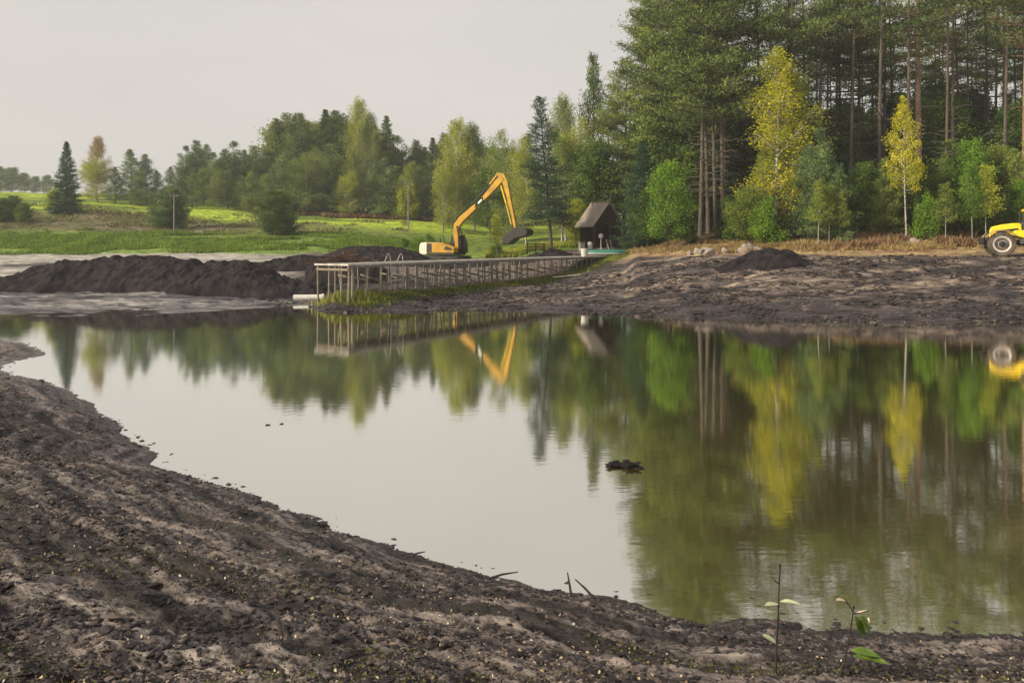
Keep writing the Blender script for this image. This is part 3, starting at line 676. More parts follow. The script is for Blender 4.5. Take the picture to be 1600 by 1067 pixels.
F = [(i*9+k, i*9+k+1, (i+1)*9+k+1, (i+1)*9+k) for i in range(N) for k in range(8)]
MB().add(hl, F+[tuple(range(9)), tuple(N*9+k for k in range(9))[::-1]]).build('hull', M_teal, t, smooth=True)
MB().tube([(-1.8, 0, .33), (-.9, 0, .41), (.9, 0, .41), (1.8, 0, .33)], .03, 6).build('keel', M_teal, t)
MB().tube([(-1.9, -.05, .02), (-1.2, -.52, .02), (0, -.63, .02), (1.2, -.52, .02), (1.9, -.05, .02)], .035, 6).build('gunwale', M_cream, t)

# wooden fence near the leaning spruce
FY = 80.0; x0, x1 = px2w(824, FY), px2w(850, FY); t = thing('wooden_fence', 'short brown rail fence left of the dark leaning spruce', 'fence', ((x0+x1)/2, FY, gz((x0+x1)/2, FY)))
fw = (x1-x0)/2
for xx in (-fw, 0, fw): MB().box(xx-.07, xx+.07, -.07, .07, -.2, 1.05, bev=.01).build('post', M_rust, t)
for z in (.35, .62, .9): MB().box(-fw, fw, -.1, -.072, z-.05, z+.05).build('rail', M_rust, t)

# utility poles and wires
def pole(px, Y, py_top, label):
    x = px2w(px, Y); g_ = gz(x, Y); h_ = pz(py_top, Y)-g_
    t = thing('utility_pole', label, 'pole', (x, Y, g_), 0, 'utility poles across the meadow')
    MB().tube([(0, 0, -.3), (0, 0, h_)], [.10, .07], 8).build('shaft', M_deck, t)
    MB().box(-.6, .6, -.05, .05, h_-.35, h_-.25).build('crossarm', M_wood, t)
    for s in (-.5, 0, .5): MB().lathe([(.04, 0), (.05, .06), (.03, .12)], (s, 0, h_-.25), 'z', 8).build('insulator', M_white, t)
    return Vector((x, Y, g_+h_-.2))
P1 = pole(272, 103, 303, 'thin pale utility pole in front of the low pine bush on the left')
P2 = pole(638, 112, 285, 'thin pale utility pole beside the meadow, left of the big yellow-green birches')
P0 = Vector((px2w(-330, 98), 98, P1.z+.5)); P3 = Vector((px2w(900, 140), 140, P2.z+2))
wr = MB()
for off in (-.5, 0, .5):
    for a, b in ((P0, P1), (P1, P2)):
        wr.tube([a.lerp(b, k/12)+Vector((off, 0, -1.1*4*(k/12)*(1-k/12))) for k in range(13)], .012, 4)
tag(wr.build('overhead_wires', M_steel), 'faint overhead wires strung between the utility poles over the meadow', 'wires')

# ------------------------------------------------------------------ mounds of dug mud
def mound(label, ridge, Yc, hd_, name='mud_mound', seed=0, rough=.35, base=None):
    """ridge: (px, py of crest) list; cross profile falls to the ground on both sides"""
    rx = np.array([px2w(p, Yc) for p, q in ridge]); rz = np.array([pz(q+(7 if len(ridge) > 12 else rough*9), Yc) for p, q in ridge])
    nx_ = max(40, int((rx[-1]-rx[0])/.11)); X = np.linspace(rx[0], rx[-1], nx_); v = np.linspace(-1, 1, 70)
    XX, VV = np.meshgrid(X, v); w_ = hd_*(1+.35*(fbm(XX*.35, XX*0+seed, 3, seed)-.5)*2)
    ends = np.clip(np.minimum(XX-rx[0], rx[-1]-XX)/(hd_*.8), 0, 1)**.5
    YY = Yc+VV*w_*(.35+.65*ends)
    G = terrain(XX, YY); crest = np.interp(XX, rx, rz)
    prof = (1-np.abs(VV)**1.5)
    hgt = np.maximum(crest-G, 0.05)*prof
    lump = (fbm(XX*.6, YY*.9, 4, seed+3)-.5)*rough*3.0*prof**.6+(fbm(XX*2.4, YY*2.4, 4, seed+9)-.5)*(.25+rough)*prof**.4
    Z = G+hgt+lump*sstep(0, .25, prof)-.35*(1-sstep(0, .15, prof))
    ny_ = len(v); I = np.arange(ny_*nx_).reshape(ny_, nx_)
    F = np.stack([I[:-1, :-1], I[:-1, 1:], I[1:, 1:], I[1:, :-1]], -1).reshape(-1, 4)
    me = np_mesh(name, np.stack([XX, YY, Z], -1), F, M_peat, False)
    return tag(link(name, me), label, 'mound')
mound('long dark peat mound across the left of the drained mud', [(-260, 436), (-120, 411), (-20, 430), (30, 428), (50, 410), (90, 404), (130, 401), (180, 394), (240, 395), (300, 397), (315, 402), (385, 400), (420, 412), (455, 440)], 55, 3.6, seed=1, rough=.24)
mound('low dark mud heap between the long peat mound and the pier', [(270, 440), (300, 424), (340, 414), (380, 410), (420, 424), (460, 434), (510, 442), (530, 456)], 51.5, 2.2, seed=5, rough=.3)
mound('smooth dark earth mound behind the pier, left of the excavator', [(478, 412), (520, 392), (550, 385), (590, 383), (625, 385), (650, 393), (672, 402), (760, 406), (780, 414)], 76, 3.0, seed=9, rough=.15)
mound('small dark soil heap at the foot of the leaning spruce', [(800, 403), (830, 397), (848, 390), (860, 385), (875, 389), (895, 398), (915, 404)], 73.5, 1.8, seed=13, rough=.12)
mound('pointed dark mud heap on the right bank above the water', [(1118, 424), (1140, 408), (1160, 398), (1185, 389), (1205, 386), (1225, 389), (1248, 400), (1268, 410)], 50.5, 2.3, seed=17, rough=.16)
mound('brown uneven mud ridge at the edge of the meadow left of the pier', [(385, 410), (430, 403), (470, 398), (530, 402), (560, 412)], 66, 1.6, seed=19, rough=.25)

# rocks
def rock_mesh(seed, n=2):
    import bmesh
    bm = bmesh.new(); bmesh.ops.create_icosphere(bm, subdivisions=n, radius=1); r_ = np.random.default_rng(seed); ph = r_.uniform(0, 9, 3)
    for v in bm.verts:
        p = v.co; k = 1+.28*math.sin(2.3*p.x+ph[0])*math.cos(2.9*p.y+ph[1])+.16*math.sin(5*p.z+ph[2]+3*p.x); v.co = p*k
    return bm
M_wetpeat_ = mat('wet_peat', (.012, .011, .013), .5, .4, 9, bump=.8, bscale=20)
def rock(px, Y, r, label, seed, m=None, sq=.75, name='boulder', cat='rock', group=None, z=None):
    bm = rock_mesh(seed, 4 if m is M_wetpeat_ else 3)
    from mathutils import noise as mn
    for v in bm.verts:
        q = mn.fractal(v.co*2.2+Vector((seed*3.7, 0, 0)), .6, 2.1, 5); v.co *= 1+q*(.55 if m is M_wetpeat_ else .28)
    me = bpy.data.meshes.new(name); bm.to_mesh(me); bm.free(); me.materials.append(m or M_rock)
    for p in me.polygons: p.use_smooth = True
    o = link(name, me); x = px2w(px, Y); o.location = (x, Y, (gz(x, Y) if z is None else z)+r*.25); o.scale = (r, r*.8, r*sq); o.rotation_euler = (0, 0, seed)
    return tag(o, label, cat, group)
gr = 'pale boulders along the foot of the wooded bank'
rock(1078, 60.5, .28, 'small grey boulder at the left end of the row of stones', 1, group=gr)
rock(1091, 60.5, .42, 'rounded pale grey boulder, second from the left in the row', 2, group=gr, sq=1)
rock(1104, 60.5, .48, 'tall pinkish boulder, third from the left in the row', 3, group=gr, sq=1.0)
rock(1116, 60.5, .34, 'grey boulder, fourth from the left in the row', 4, group=gr)
rock(1133, 60.5, .38, 'dull grey boulder in the middle of the row of stones', 5, group=gr)
rock(1157, 60, .30, 'small brown boulder just left of the big pale one', 6, group=gr)
rock(1169, 60, .55, 'largest pale pink boulder, behind the pointed mud heap', 7, group=gr, sq=.9)
rock(1182, 60, .36, 'grey boulder at the right end of the row behind the mud heap', 8, group=gr)
rock(312, 100, .6, 'pale stone lying on the scrubby slope left of the pine bush', 9, group='pale stones on the meadow slope', sq=.5)
rock(356, 101, .4, 'small pale stone on the slope right of the pine bush', 10, group='pale stones on the meadow slope', sq=.5)
M_wetpeat = M_wetpeat_
for k, (px, Y, r, sq, lb) in enumerate([(960, 12.42, .125, .42, 'left lump of the black mud clod sticking out of the pond'), (984, 12.38, .17, .38, 'right and larger lump of the black mud clod in the pond')]):
    o = rock(px, Y, r, lb, 20+k, M_wetpeat, sq, 'mud_clod', 'mud clod', z=-.02)
rock(1431, 60.5, .55, 'grey uprooted stump lying behind the white birch trunk', 31, M_steel if False else M_rock, .6, 'stump', 'stump')

# white pipe at the water's edge left of the pier
x, y = px2w(482, 47.5), 47.5; t = thing('drain_pipe', 'short pale drain pipe lying at the water edge left of the pier', 'pipe', (x, y, gz(x, y)+.18), R(8))
MB().lathe([(.22, -.9), (.22, .75), (.26, .76), (.26, .95), (.2, .95), (.18, .5)], (0, 0, 0), 'y', 18).build('tube', M_white, t, smooth=True).rotation_euler = (0, 0, R(-90))
# white board on the bank under the pier
x, y = px2w(886, 60), 60; t = tag(MB().box(-1.2, 1.2, -.12, .12, 0, .06, bev=.01).build('plank', M_cream), 'pale plank lying in the grass under the right part of the pier', 'plank'); t.location = (x, y, gz(x, y)+.12); t.rotation_euler = (0, R(-4), R(25))

# scrap timber on the mound behind the pier head
sc_ = MB(); rr = random.Random(12); sx, sy = px2w(542, 58), 58; sz = 2.25
for k in range(46):
    a = rr.uniform(0, math.pi); L = rr.uniform(.4, 1.2); cx, cy = rr.gauss(0, 1.1), rr.gauss(0, .5); z = rr.uniform(0, .75)*(1-min(1, abs(cx)/2.4))
    e = rr.uniform(-.3, .3); beam(sc_, (cx-L*math.cos(a), cy-L*math.sin(a)*.5, z-e), (cx+L*math.cos(a), cy+L*math.sin(a)*.5, z+e), .06, .06)
o = sc_.build('brushwood_pile', M_rust); o.location = (sx, sy, sz); tag(o, 'tangled pile of reddish scrap wood behind the left end of the pier', 'wood pile')
mound('low dark heap of soil carrying the scrap wood behind the pier head', [(478, 425), (505, 411), (530, 405), (560, 405), (585, 411), (610, 425)], 58, 1.8, seed=23, rough=.15)
# ------------------------------------------------------------------ foliage
def leaves(Cn, Ax, L, W, rg, tint, flat=0.0):
    """one small rhombic leaf or needle tuft per row"""
    n = len(Cn); Ax = Ax/np.linalg.norm(Ax, axis=1, keepdims=True)
    r_ = rg.normal(size=(n, 3)); r_[:, 2] *= (1-flat); Sd = np.cross(Ax, r_); Sd /= np.linalg.norm(Sd, axis=1, keepdims=True)+1e-9
    L = np.broadcast_to(L, (n,))[:, None]*rg.uniform(.7, 1.3, (n, 1)); W = np.broadcast_to(W, (n,))[:, None]*rg.uniform(.7, 1.3, (n, 1))
    V = np.stack([Cn, Cn+Ax*L*.5+Sd*W*.5, Cn+Ax*L, Cn+Ax*L*.5-Sd*W*.5], 1).reshape(-1, 3)
    return V, np.arange(4*n).reshape(n, 4), np.repeat(tint, 4)
def tubes(paths, n=5):
    """many tapered tubes at once: list of (points (k,3), radii (k))"""
    VV = []; FF = []; off = 0
    for P_, r_ in paths:
        P_ = np.asarray(P_, float); r_ = np.asarray(r_, float); k = len(P_)
        D = np.gradient(P_, axis=0); D /= np.linalg.norm(D, axis=1, keepdims=True)+1e-9
        up = np.array([0, 0, 1.0]) if abs(D[0, 2]) < .9 else np.array([1.0, 0, 0])
        A_ = np.cross(D, up); A_ /= np.linalg.norm(A_, axis=1, keepdims=True)+1e-9; B_ = np.cross(A_, D)
        t = np.arange(n)*2*np.pi/n
        V = P_[:, None]+(A_[:, None]*np.cos(t)[None, :, None]+B_[:, None]*np.sin(t)[None, :, None])*r_[:, None, None]
        I = np.arange(k*n).reshape(k, n)+off; J = np.roll(I, -1, 1)
        FF.append(np.stack([I[:-1], J[:-1], J[1:], I[1:]], -1).reshape(-1, 4)); VV.append(V.reshape(-1, 3)); off += k*n
    return np.concatenate(VV), np.concatenate(FF)
def gen(seed, H, r0, cb, nb, blen, elev, curve=0.0, ntw=8, twl=.42, cr=.3, flat=.5, lpc=14, L=.3, W=.08, up=.2, droop=0.0, mode='leaf',
        lean=0.0, stems=1, s0=.2, csp=.45, bend=.02, dead=0, bare_top=0, gap=0.0, limb_r=.012):
    """returns trunk (V, F) and crown (V, F, tint) of one tree"""
    rg = np.random.default_rng(seed); paths = []; cl = []; ct = []; cq = []
    for sidx in range(stems):
        az0 = rg.uniform(0, 6.28); sp = 0 if stems == 1 else .10*H
        k = 14; hs = np.linspace(0, 1, k); ph = rg.uniform(0, 6, 2)
        TX = bend*H*np.sin(hs*3+ph[0])-bend*H*math.sin(ph[0])+hs*sp*math.cos(az0)+lean*H*hs; TY_ = bend*H*np.sin(hs*2.6+ph[1])-bend*H*math.sin(ph[1])+hs*sp*math.sin(az0)
        Hs = H*(1 if sidx == 0 else rg.uniform(.7, .97))
        TP = np.stack([TX, TY_, hs*Hs], 1); TP[0, 2] = -.4
        rad = r0/(stems**.5)*np.maximum((1-hs)**.8, .04); rad[0] *= 1.25
        paths.append((TP, rad))
        nbs = nb//stems
        for i in range(nbs):
            t = (i+rg.random())/nbs; hh = cb+(1-cb)*t
            if gap and vnoise(np.array([t*7.0]), np.array([seed*3.1]), 5)[0] < gap * (1-t)**.3 and t < .93: continue
            p0 = np.array([np.interp(hh, hs, TP[:, 0]), np.interp(hh, hs, TP[:, 1]), hh*Hs])
            az = i*2.4+rg.uniform(-.5, .5); Lb = blen(t)*H*rg.uniform(.65, 1.25); e = elev(t)+rg.uniform(-.15, .15)
            dh = np.array([math.cos(az), math.sin(az), 0])
            ss = np.linspace(0, 1, 6); bend2 = rg.uniform(-.12, .12)
            side = np.array([-dh[1], dh[0], 0])
            BP = p0+np.outer(ss*Lb*math.cos(e), dh)+np.outer(Lb*(math.sin(e)*ss+curve*ss**2), [0, 0, 1])+np.outer(ss**2*Lb*bend2, side)
            rb = max(limb_r*H*.1, .022*Lb)*np.linspace(1, .25, 6); rb = np.minimum(rb, np.interp(hh, hs, rad)*.8+.004)
            paths.append((BP, rb))
            bt = rg.normal(0, .17)
            nt_ = max(2, int(ntw*(.4+.6*min(1, Lb/(H*.15)))))
            for q in range(nt_):
                s_ = s0+(1-s0)*(q+rg.random())/nt_; b0 = np.array([np.interp(s_, ss, BP[:, c]) for c in range(3)])
                sg = 1 if q % 2 else -1; ang = az+sg*rg.uniform(.5, 1.15); tl = Lb*twl*(1.15-s_*.75)*rg.uniform(.6, 1.2)
                td = np.array([math.cos(ang), math.sin(ang), rg.uniform(-.1, .25)-droop])
                b1 = b0+td*tl
                if tl > .5: paths.append((np.array([b0, (b0+b1)/2, b1]), [rb[0]*.35, rb[0]*.25, rb[0]*.12]))
                m_ = max(1, int(tl/csp))
                for z_ in range(m_):
                    f = (z_+.6)/m_; cl.append(b0+td*tl*f-np.array([0, 0, droop*tl*f*f*.5])); ct.append(bt+rg.normal(0, .10)); cq.append(min(1, .25+Lb/(.13*H)*.75))
            cl.append(BP[-1]); ct.append(bt); cq.append(min(1, .2+Lb/(.13*H)*.6))
        for q in range(6): cl.append(TP[-1]*(1-q*.012)); ct.append(0); cq.append(.12+.04*q)
        for q in range(dead):
            hh = rg.uniform(.12, cb) ; az = rg.uniform(0, 6.28); p0 = np.array([np.interp(hh, hs, TP[:, 0]), np.interp(hh, hs, TP[:, 1]), hh*Hs]); Lb = rg.uniform(.6, 2.4)
            paths.append((np.array([p0, p0+np.array([math.cos(az), math.sin(az), .05])*Lb*.6, p0+np.array([math.cos(az), math.sin(az), -.1])*Lb]), [.03, .022, .01]))
    TV, TF = tubes(paths, 6)
    cl = np.array(cl); ct = np.array(ct); n = len(cl)
    Cn = np.repeat(cl, lpc, 0); tt = np.repeat(ct, lpc)+rg.normal(0, .16, n*lpc)+.5
    offs = rg.normal(size=(n*lpc, 3))*np.array([cr, cr, cr*flat])*.5*np.repeat(cq, lpc)[:, None]
    if mode == 'tuft':
        Ax = rg.normal(size=(n*lpc, 3)); Ax[:, 2] = np.abs(Ax[:, 2])*.6+up; Cn = Cn+offs
    else:
        Ax = rg.normal(size=(n*lpc, 3)); Ax[:, 2] += up; Cn = Cn+offs
    qs = .5+.5*np.repeat(cq, lpc); CV, CF, T = leaves(Cn, Ax, L*qs, W*qs, rg, tt)
    return (TV, TF), (CV, CF, T), H
PROTO = {}
def proto(key, g, bark):
    (TV, TF), (CV, CF, T), H = g
    PROTO[key] = (np_mesh(key+'_trunk', TV, TF, bark, True), np_mesh(key+'_crown', CV, CF, M_twig, False, {'tint': T}), H)
M_pine = leaf_mat('pine_needles', (.042, .075, .026), (.23, .30, .085), trans=.3)
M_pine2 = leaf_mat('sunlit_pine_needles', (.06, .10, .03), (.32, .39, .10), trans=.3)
M_spruce = leaf_mat('spruce_needles', (.022, .055, .033), (.09, .165, .085), trans=.25)
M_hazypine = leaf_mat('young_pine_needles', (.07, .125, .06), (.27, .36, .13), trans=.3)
M_gold = leaf_mat('golden_birch_leaves', (.26, .32, .03), (.74, .66, .04), (.95, .85, .14), trans=.5)
M_goldgreen = leaf_mat('yellow_green_leaves', (.18, .24, .03), (.52, .54, .07), trans=.45)
M_olive = leaf_mat('olive_leaves', (.10, .16, .035), (.34, .40, .08), trans=.45)
M_green = leaf_mat('fresh_green_leaves', (.07, .15, .025), (.24, .40, .05), trans=.4)
M_dgreen = leaf_mat('dark_green_leaves', (.04, .085, .024), (.19, .28, .06), trans=.4)
M_orange = leaf_mat('amber_leaves', (.30, .20, .07), (.50, .38, .14), trans=.4)
# scots pine bark: grey brown below, orange above
M_pbark = mat('pine_bark', (.10, .082, .068), .95, .4, 4, bump=.9, bscale=9, stretch=(3, 3, .7))
t = M_pbark.node_tree; b = t.nodes['Principled BSDF']; old = b.inputs['Base Color'].links[0].from_socket
tcn = t.nodes.new('ShaderNodeTexCoord'); sx_ = t.nodes.new('ShaderNodeSeparateXYZ'); mr_ = t.nodes.new('ShaderNodeMapRange'); mr_.inputs[1].default_value = 10; mr_.inputs[2].default_value = 24
mxx = t.nodes.new('ShaderNodeMix'); mxx.data_type = 'RGBA'; mxx.inputs[7].default_value = (.135, .098, .076, 1)
t.links.new(tcn.outputs['Object'], sx_.inputs[0]); t.links.new(sx_.outputs['Z'], mr_.inputs[0]); t.links.new(mr_.outputs[0], mxx.inputs[0]); t.links.new(old, mxx.inputs[6]); t.links.new(mxx.outputs[2], b.inputs['Base Color'])
M_redbark = mat('orange_pine_bark', (.20, .13, .09), .95, .35, 3, bump=.9, bscale=8, stretch=(3, 3, .7), col2=(.36, .235, .165))
sin = math.sin
for v in range(4):   # tall forest pines: long bare trunks, layered open crowns
    cbv = (.34, .50, .28, .58)[v]
    proto('pine%d' % v, gen(100+v, 26, .165, cbv, 46, lambda t: .07+.07*sin(math.pi*min(1, t*1.1+.15))*(1-.35*t), lambda t: .05+.75*t*t, .12, 9, .5, .8, .32, 15, .34, .085, .35, 0, 'tuft', dead=40, csp=.6, bend=.009, gap=.56), M_pbark)
for v in range(2):   # edge pines with branches almost to the ground
    proto('edgepine%d' % v, gen(120+v, 27, .3, .13+.05*v, 120, lambda t: .19*(1-t)**.55*(.6+.4*min(1, t*4+.3))+.02, lambda t: -.05+.5*t, .06, 14, .46, .85, .36, 16, .36, .095, .3, .08, 'tuft', csp=.58, bend=.006, gap=.05), M_pbark)
for v in range(2):
    proto('fullpine%d' % v, gen(115+v, 28, .18, .30+.05*v, 74, lambda t: .13*(1-t)**.4*(.6+.4*min(1, t*4+.3))+.02, lambda t: 0+.65*t*t, .1, 10, .5, .8, .34, 15, .35, .09, .35, .03, 'tuft', dead=26, csp=.6, bend=.009, gap=.2), M_pbark)
proto('redpine', gen(131, 34, .40, .36, 46, lambda t: .14*(1-t*.5), lambda t: -.02+.5*t, .12, 12, .45, .9, .32, 13, .36, .08, .35, 0, 'tuft', csp=.6, bend=.006, gap=.35, dead=10, limb_r=.006), M_redbark)
for v in range(2):
    proto('spruce%d' % v, gen(140+v, 14, .2, .03, 230, lambda t: .20*(1-t)**.85+.012, lambda t: -.22+.5*t, .10, 12, .42, .42, .6, 12, .24, .085, -.5, .25, 'tuft', csp=.34, bend=.004), M_bark)
proto('leanspruce', gen(145, 16, .22, .20, 170, lambda t: .20*(1-t)**.7*(.8+.2*math.sin(t*21))+.015, lambda t: -.15+.5*t, .12, 11, .42, .5, .5, 11, .26, .07, -.2, .15, 'tuft', csp=.4, bend=.008, lean=-.07, stems=1), M_bark)
for v in range(4):   # young bushy pines of the hill
    proto('youngpine%d' % v, gen(150+v, 10, .13, .05, 80, lambda t: (.25-.02*v)*(1-t)**.7+.02, lambda t: .1+.75*t, .15, 9, .45, .5, .6, 13, .26, .075, .5, 0, 'tuft', csp=.42, bend=.012, gap=.1+.06*v), M_bark)
proto('bushpine', gen(160, 5, .12, .02, 110, lambda t: .47*(1-t**1.7)**.6+.03, lambda t: .05+.45*t, .15, 11, .5, .4, .8, 16, .2, .06, .4, 0, 'tuft', csp=.3), M_bark)
for v in range(3):   # broad crowned birches
    proto('birch%d' % v, gen(170+v, 15, .16, .10, 85, lambda t: .25*sin(math.pi*min(1, .20+t*.74))**.9+.015, lambda t: .5+.6*t, -.10, 11, .42, .6, 1.2, 16, .17, .12, -.5, .35, 'leaf', csp=.5, bend=.012, stems=1+(v == 1), gap=.25, limb_r=.005), M_birch)
for v in range(2):   # narrow columns of golden leaves
    proto('goldbirch%d' % v, gen(180+v, 15, .13, .12, 100, lambda t: .17*sin(math.pi*min(1, .26+t*.68))**.9*(.75+.25*sin(t*23))+.012, lambda t: .65+.5*t, -.1, 10, .42, .55, 1.1, 15, .14, .11, -.3, .2, 'leaf', csp=.5, bend=.014, limb_r=.005, gap=.2), M_birch)
proto('thinbirch', gen(185, 12.5, .10, .36, 44, lambda t: .15*sin(math.pi*min(1, .36+t*.60)), lambda t: .45+.6*t, -.1, 9, .45, .5, 1, 18, .15, .12, 0, .1, 'leaf', csp=.42, bend=.01, lean=-.035, limb_r=.005, gap=.25), M_birch)
for v in range(3):   # round deciduous young trees
    proto('leafy%d' % v, gen(190+v, 8, .09, .14, 56, lambda t: .28*sin(math.pi*min(1, .22+t*.70))+.02, lambda t: .4+.6*t, .02, 9, .45, .5, 1, 17, .17, .13, 0, 0, 'leaf', csp=.42, bend=.02), M_bark)
for v in range(3):   # shrubs
    proto('shrub%d' % v, gen(200+v, 4, .06, .03, 50, lambda t: .40*(1-t*.6), lambda t: .6+.6*t, -.05, 7, .5, .4, 1, 16, .15, .11, 0, 0, 'leaf', csp=.35, stems=4, bend=.03), M_bark)
for v in range(2):   # thin understorey saplings: bare stem, light crown on top
    proto('sapling%d' % v, gen(210+v, 7, .055, .38, 34, lambda t: .19*(1-t*.6), lambda t: .25+.7*t, 0, 8, .5, .45, .8, 13, .20, .09, .2, 0, 'leaf', csp=.42, bend=.012, lean=.01), M_birch)
_cm = {}
def crown_mesh(key, m):
    if (key, m.name) not in _cm:
        me = PROTO[key][1].copy(); me.materials.clear(); me.materials.append(m); _cm[(key, m.name)] = me
    return _cm[(key, m.name)]
tr_rng = random.Random(99)
def tree(key, px, Y, top, leafm, name, label, cat='tree', group=None, wide=1.0, rz=None, x=None, sink=.1, H=None):
    x = px2w(px, Y) if x is None else x; g_ = gz(x, Y)-sink
    H = (pz(top, Y)-g_) if H is None else H; s = H/PROTO[key][2]
    t = tag(empty(name, (x, Y, g_), tr_rng.uniform(0, 6.28) if rz is None else rz, (s*wide, s*wide, s)), label, cat, group)
    link('trunk', PROTO[key][0], t); link('crown', crown_mesh(key, leafm), t)
    return t
def many(lst):
    for a in lst: tree(*a[:4], *a[4:8], **(a[8] if len(a) > 8 else {}))
yp = lambda: 'youngpine%d' % tr_rng.randrange(4)
# --- left hill
many([
 ('spruce0', 104, 113, 222, M_spruce, 'spruce_tree', 'dark blue-green conical spruce standing alone on the left slope', 'tree', {'wide': 1.0}),
 ('birch2', 150, 140, 219, M_orange, 'birch_tree', 'thin amber-leaved birch rising behind the yellow-green tree on the left', 'tree', {'wide': .95}),
 ('birch1', 153, 134, 252, M_goldgreen, 'leafy_tree', 'low wide yellow-green tree just right of the lone spruce', 'tree', {'wide': 1.9}),
 (yp(), 180, 133, 262, M_hazypine, 'pine_tree', 'low bushy pine beside the yellow-green tree on the left hill', 'tree', {'wide': 1.3}),
 (yp(), 204, 134, 235, M_hazypine, 'pine_tree', 'tallest bushy pine of the small clump right of the lone spruce', 'tree', {'wide': 1.25}),
 (yp(), 229, 136, 243, M_hazypine, 'pine_tree', 'second tallest pine at the right end of the clump beside the spruce', 'tree', {'wide': 1.2}),
 (yp(), 218, 132, 265, M_hazypine, 'pine_tree', 'short pine in front of the clump right of the lone spruce', 'tree', {'wide': 1.5}),
 (yp(), 246, 138, 268, M_hazypine, 'pine_tree', 'short ragged pine right of the small clump on the hill crest', 'tree', {'wide': 1.2}),
 (yp(), 265, 141, 262, M_hazypine, 'pine_tree', 'small solitary pine on the hill crest in the gap', 'tree', {'wide': 1.1}),
 ('bushpine', 265, 106, 296, M_hazypine, 'pine_bush', 'round pine bush on the scrubby slope beside the left utility pole', 'bush', {'wide': .95}),
 ('bushpine', 435, 99, 304, M_pine, 'round_bush', 'dense round dark green bush standing alone in the meadow', 'bush', {'wide': 1.05}),
 ('bushpine', 3, 106, 312, M_dgreen, 'round_bush', 'leftmost of the three rounded dark bushes at the left edge', 'bush', {'wide': 1.1}),
 ('bushpine', 22, 107, 309, M_dgreen, 'round_bush', 'tallest of the three rounded dark bushes at the left edge', 'bush', {'wide': .9}),
 ('bushpine', 38, 105, 320, M_dgreen, 'round_bush', 'small rounded dark bush right of the two at the left edge', 'bush', {'wide': .9}),
 ('shrub0', 84, 116, 296, M_goldgreen, 'shrub', 'pale yellowish shrub at the left foot of the lone spruce', 'bush', {'wide': 1.0}),
])
for px, top, lb in ((2, 266, 'hazy far tree at the left edge of the picture on the skyline'), (20, 268, 'hazy far round tree on the skyline, second from the left edge'), (38, 276, 'hazy low far tree on the skyline left of the lone spruce'), (56, 281, 'smallest hazy far tree on the skyline left of the lone spruce'), (72, 279, 'hazy far tree on the skyline nearest the lone spruce')):
    tree('leafy%d' % tr_rng.randrange(3), px, 250, top-3, M_hazypine, 'far_tree', lb, 'tree', 'hazy trees on the left skyline', wide=1.3)
for px, x_ in ((-60, 0), (-140, 0), (-230, 0), (-330, 0)): tree(yp(), px, 140, 250-(px % 30), M_hazypine, 'pine_tree', 'bushy pine on the hill beyond the left edge of the picture', 'tree', 'pines beyond the left edge', wide=1.3)
# --- middle wood on the hill
mid_back = [(292, 230), (306, 222), (320, 228), (334, 240), (350, 236), (366, 224), (382, 236), (398, 230), (414, 240), (432, 186), (447, 178), (462, 181), (478, 190), (492, 196), (508, 172), (522, 176), (538, 180), (588, 200), (604, 182), (618, 215), (632, 240), (648, 222), (664, 232), (676, 216), (692, 212), (770, 232), (788, 240)]
nm = ['leftmost', 'second', 'third', 'fourth', 'fifth', 'sixth', 'seventh', 'eighth', 'ninth', 'tenth', 'eleventh', 'twelfth', 'thirteenth', 'fourteenth', 'fifteenth', 'sixteenth', 'seventeenth', 'eighteenth', 'nineteenth', 'twentieth', 'twenty-first', 'twenty-second', 'twenty-third', 'twenty-fourth', 'twenty-fifth', 'twenty-sixth', 'rightmost']
for i, (px, top) in enumerate(mid_back):
    k = 'spruce1' if i in (9, 14, 18, 23) else ('edgepine%d' % (i % 2) if i in (10, 16, 12) else yp())
    tree(k, px, 146+tr_rng.uniform(-3, 8), top, M_hazypine if i < 9 else (M_pine2 if i in (10, 13, 17, 22) else M_pine), 'pine_tree' if k != 'spruce1' else 'spruce_tree',
         '%s conifer from the left in the back row of the hill wood skyline' % nm[i], 'tree', 'conifers of the wood on the hill', wide=1.0 if k == 'spruce1' else 1.15)
sky_ = lambda p: np.interp(p, [285, 320, 340, 366, 414, 432, 447, 508, 540, 588, 604, 632, 692, 730, 800, 850], [236, 226, 240, 230, 240, 190, 182, 176, 184, 200, 186, 238, 214, 226, 236, 240])
for i in range(58):
    px = 282+i*9.6+tr_rng.uniform(-3, 3); k = tr_rng.choice(['youngpine0', 'youngpine1', 'youngpine2', 'youngpine3', 'birch0', 'birch2', 'leafy0'])
    tree(k, px, 152+tr_rng.uniform(0, 16), float(sky_(px))+tr_rng.uniform(6, 34), M_olive if k[0] in 'bl' and i % 2 else M_hazypine, 'wood_tree', 'one of the hazy grey-green trees packed into the depth of the hill wood', 'tree', 'trees in the depth of the hill wood', wide=1.35)
tree('birch0', 560, 144, 164, M_goldgreen, 'birch_tree', 'tall yellow-green birch in the middle of the hill wood', 'tree', wide=.75)
tree('birch2', 575, 142, 185, M_olive, 'birch_tree', 'olive birch close to the right of the tall yellow-green one in the hill wood', 'tree', wide=.7)
mid_front = [(300, 270), (318, 262), (338, 272), (356, 268), (376, 276), (394, 268), (412, 275), (428, 262), (446, 240), (462, 250), (480, 236), (498, 262), (512, 228), (530, 250), (546, 262), (586, 255), (604, 250), (622, 262), (640, 258), (658, 262), (676, 258)]
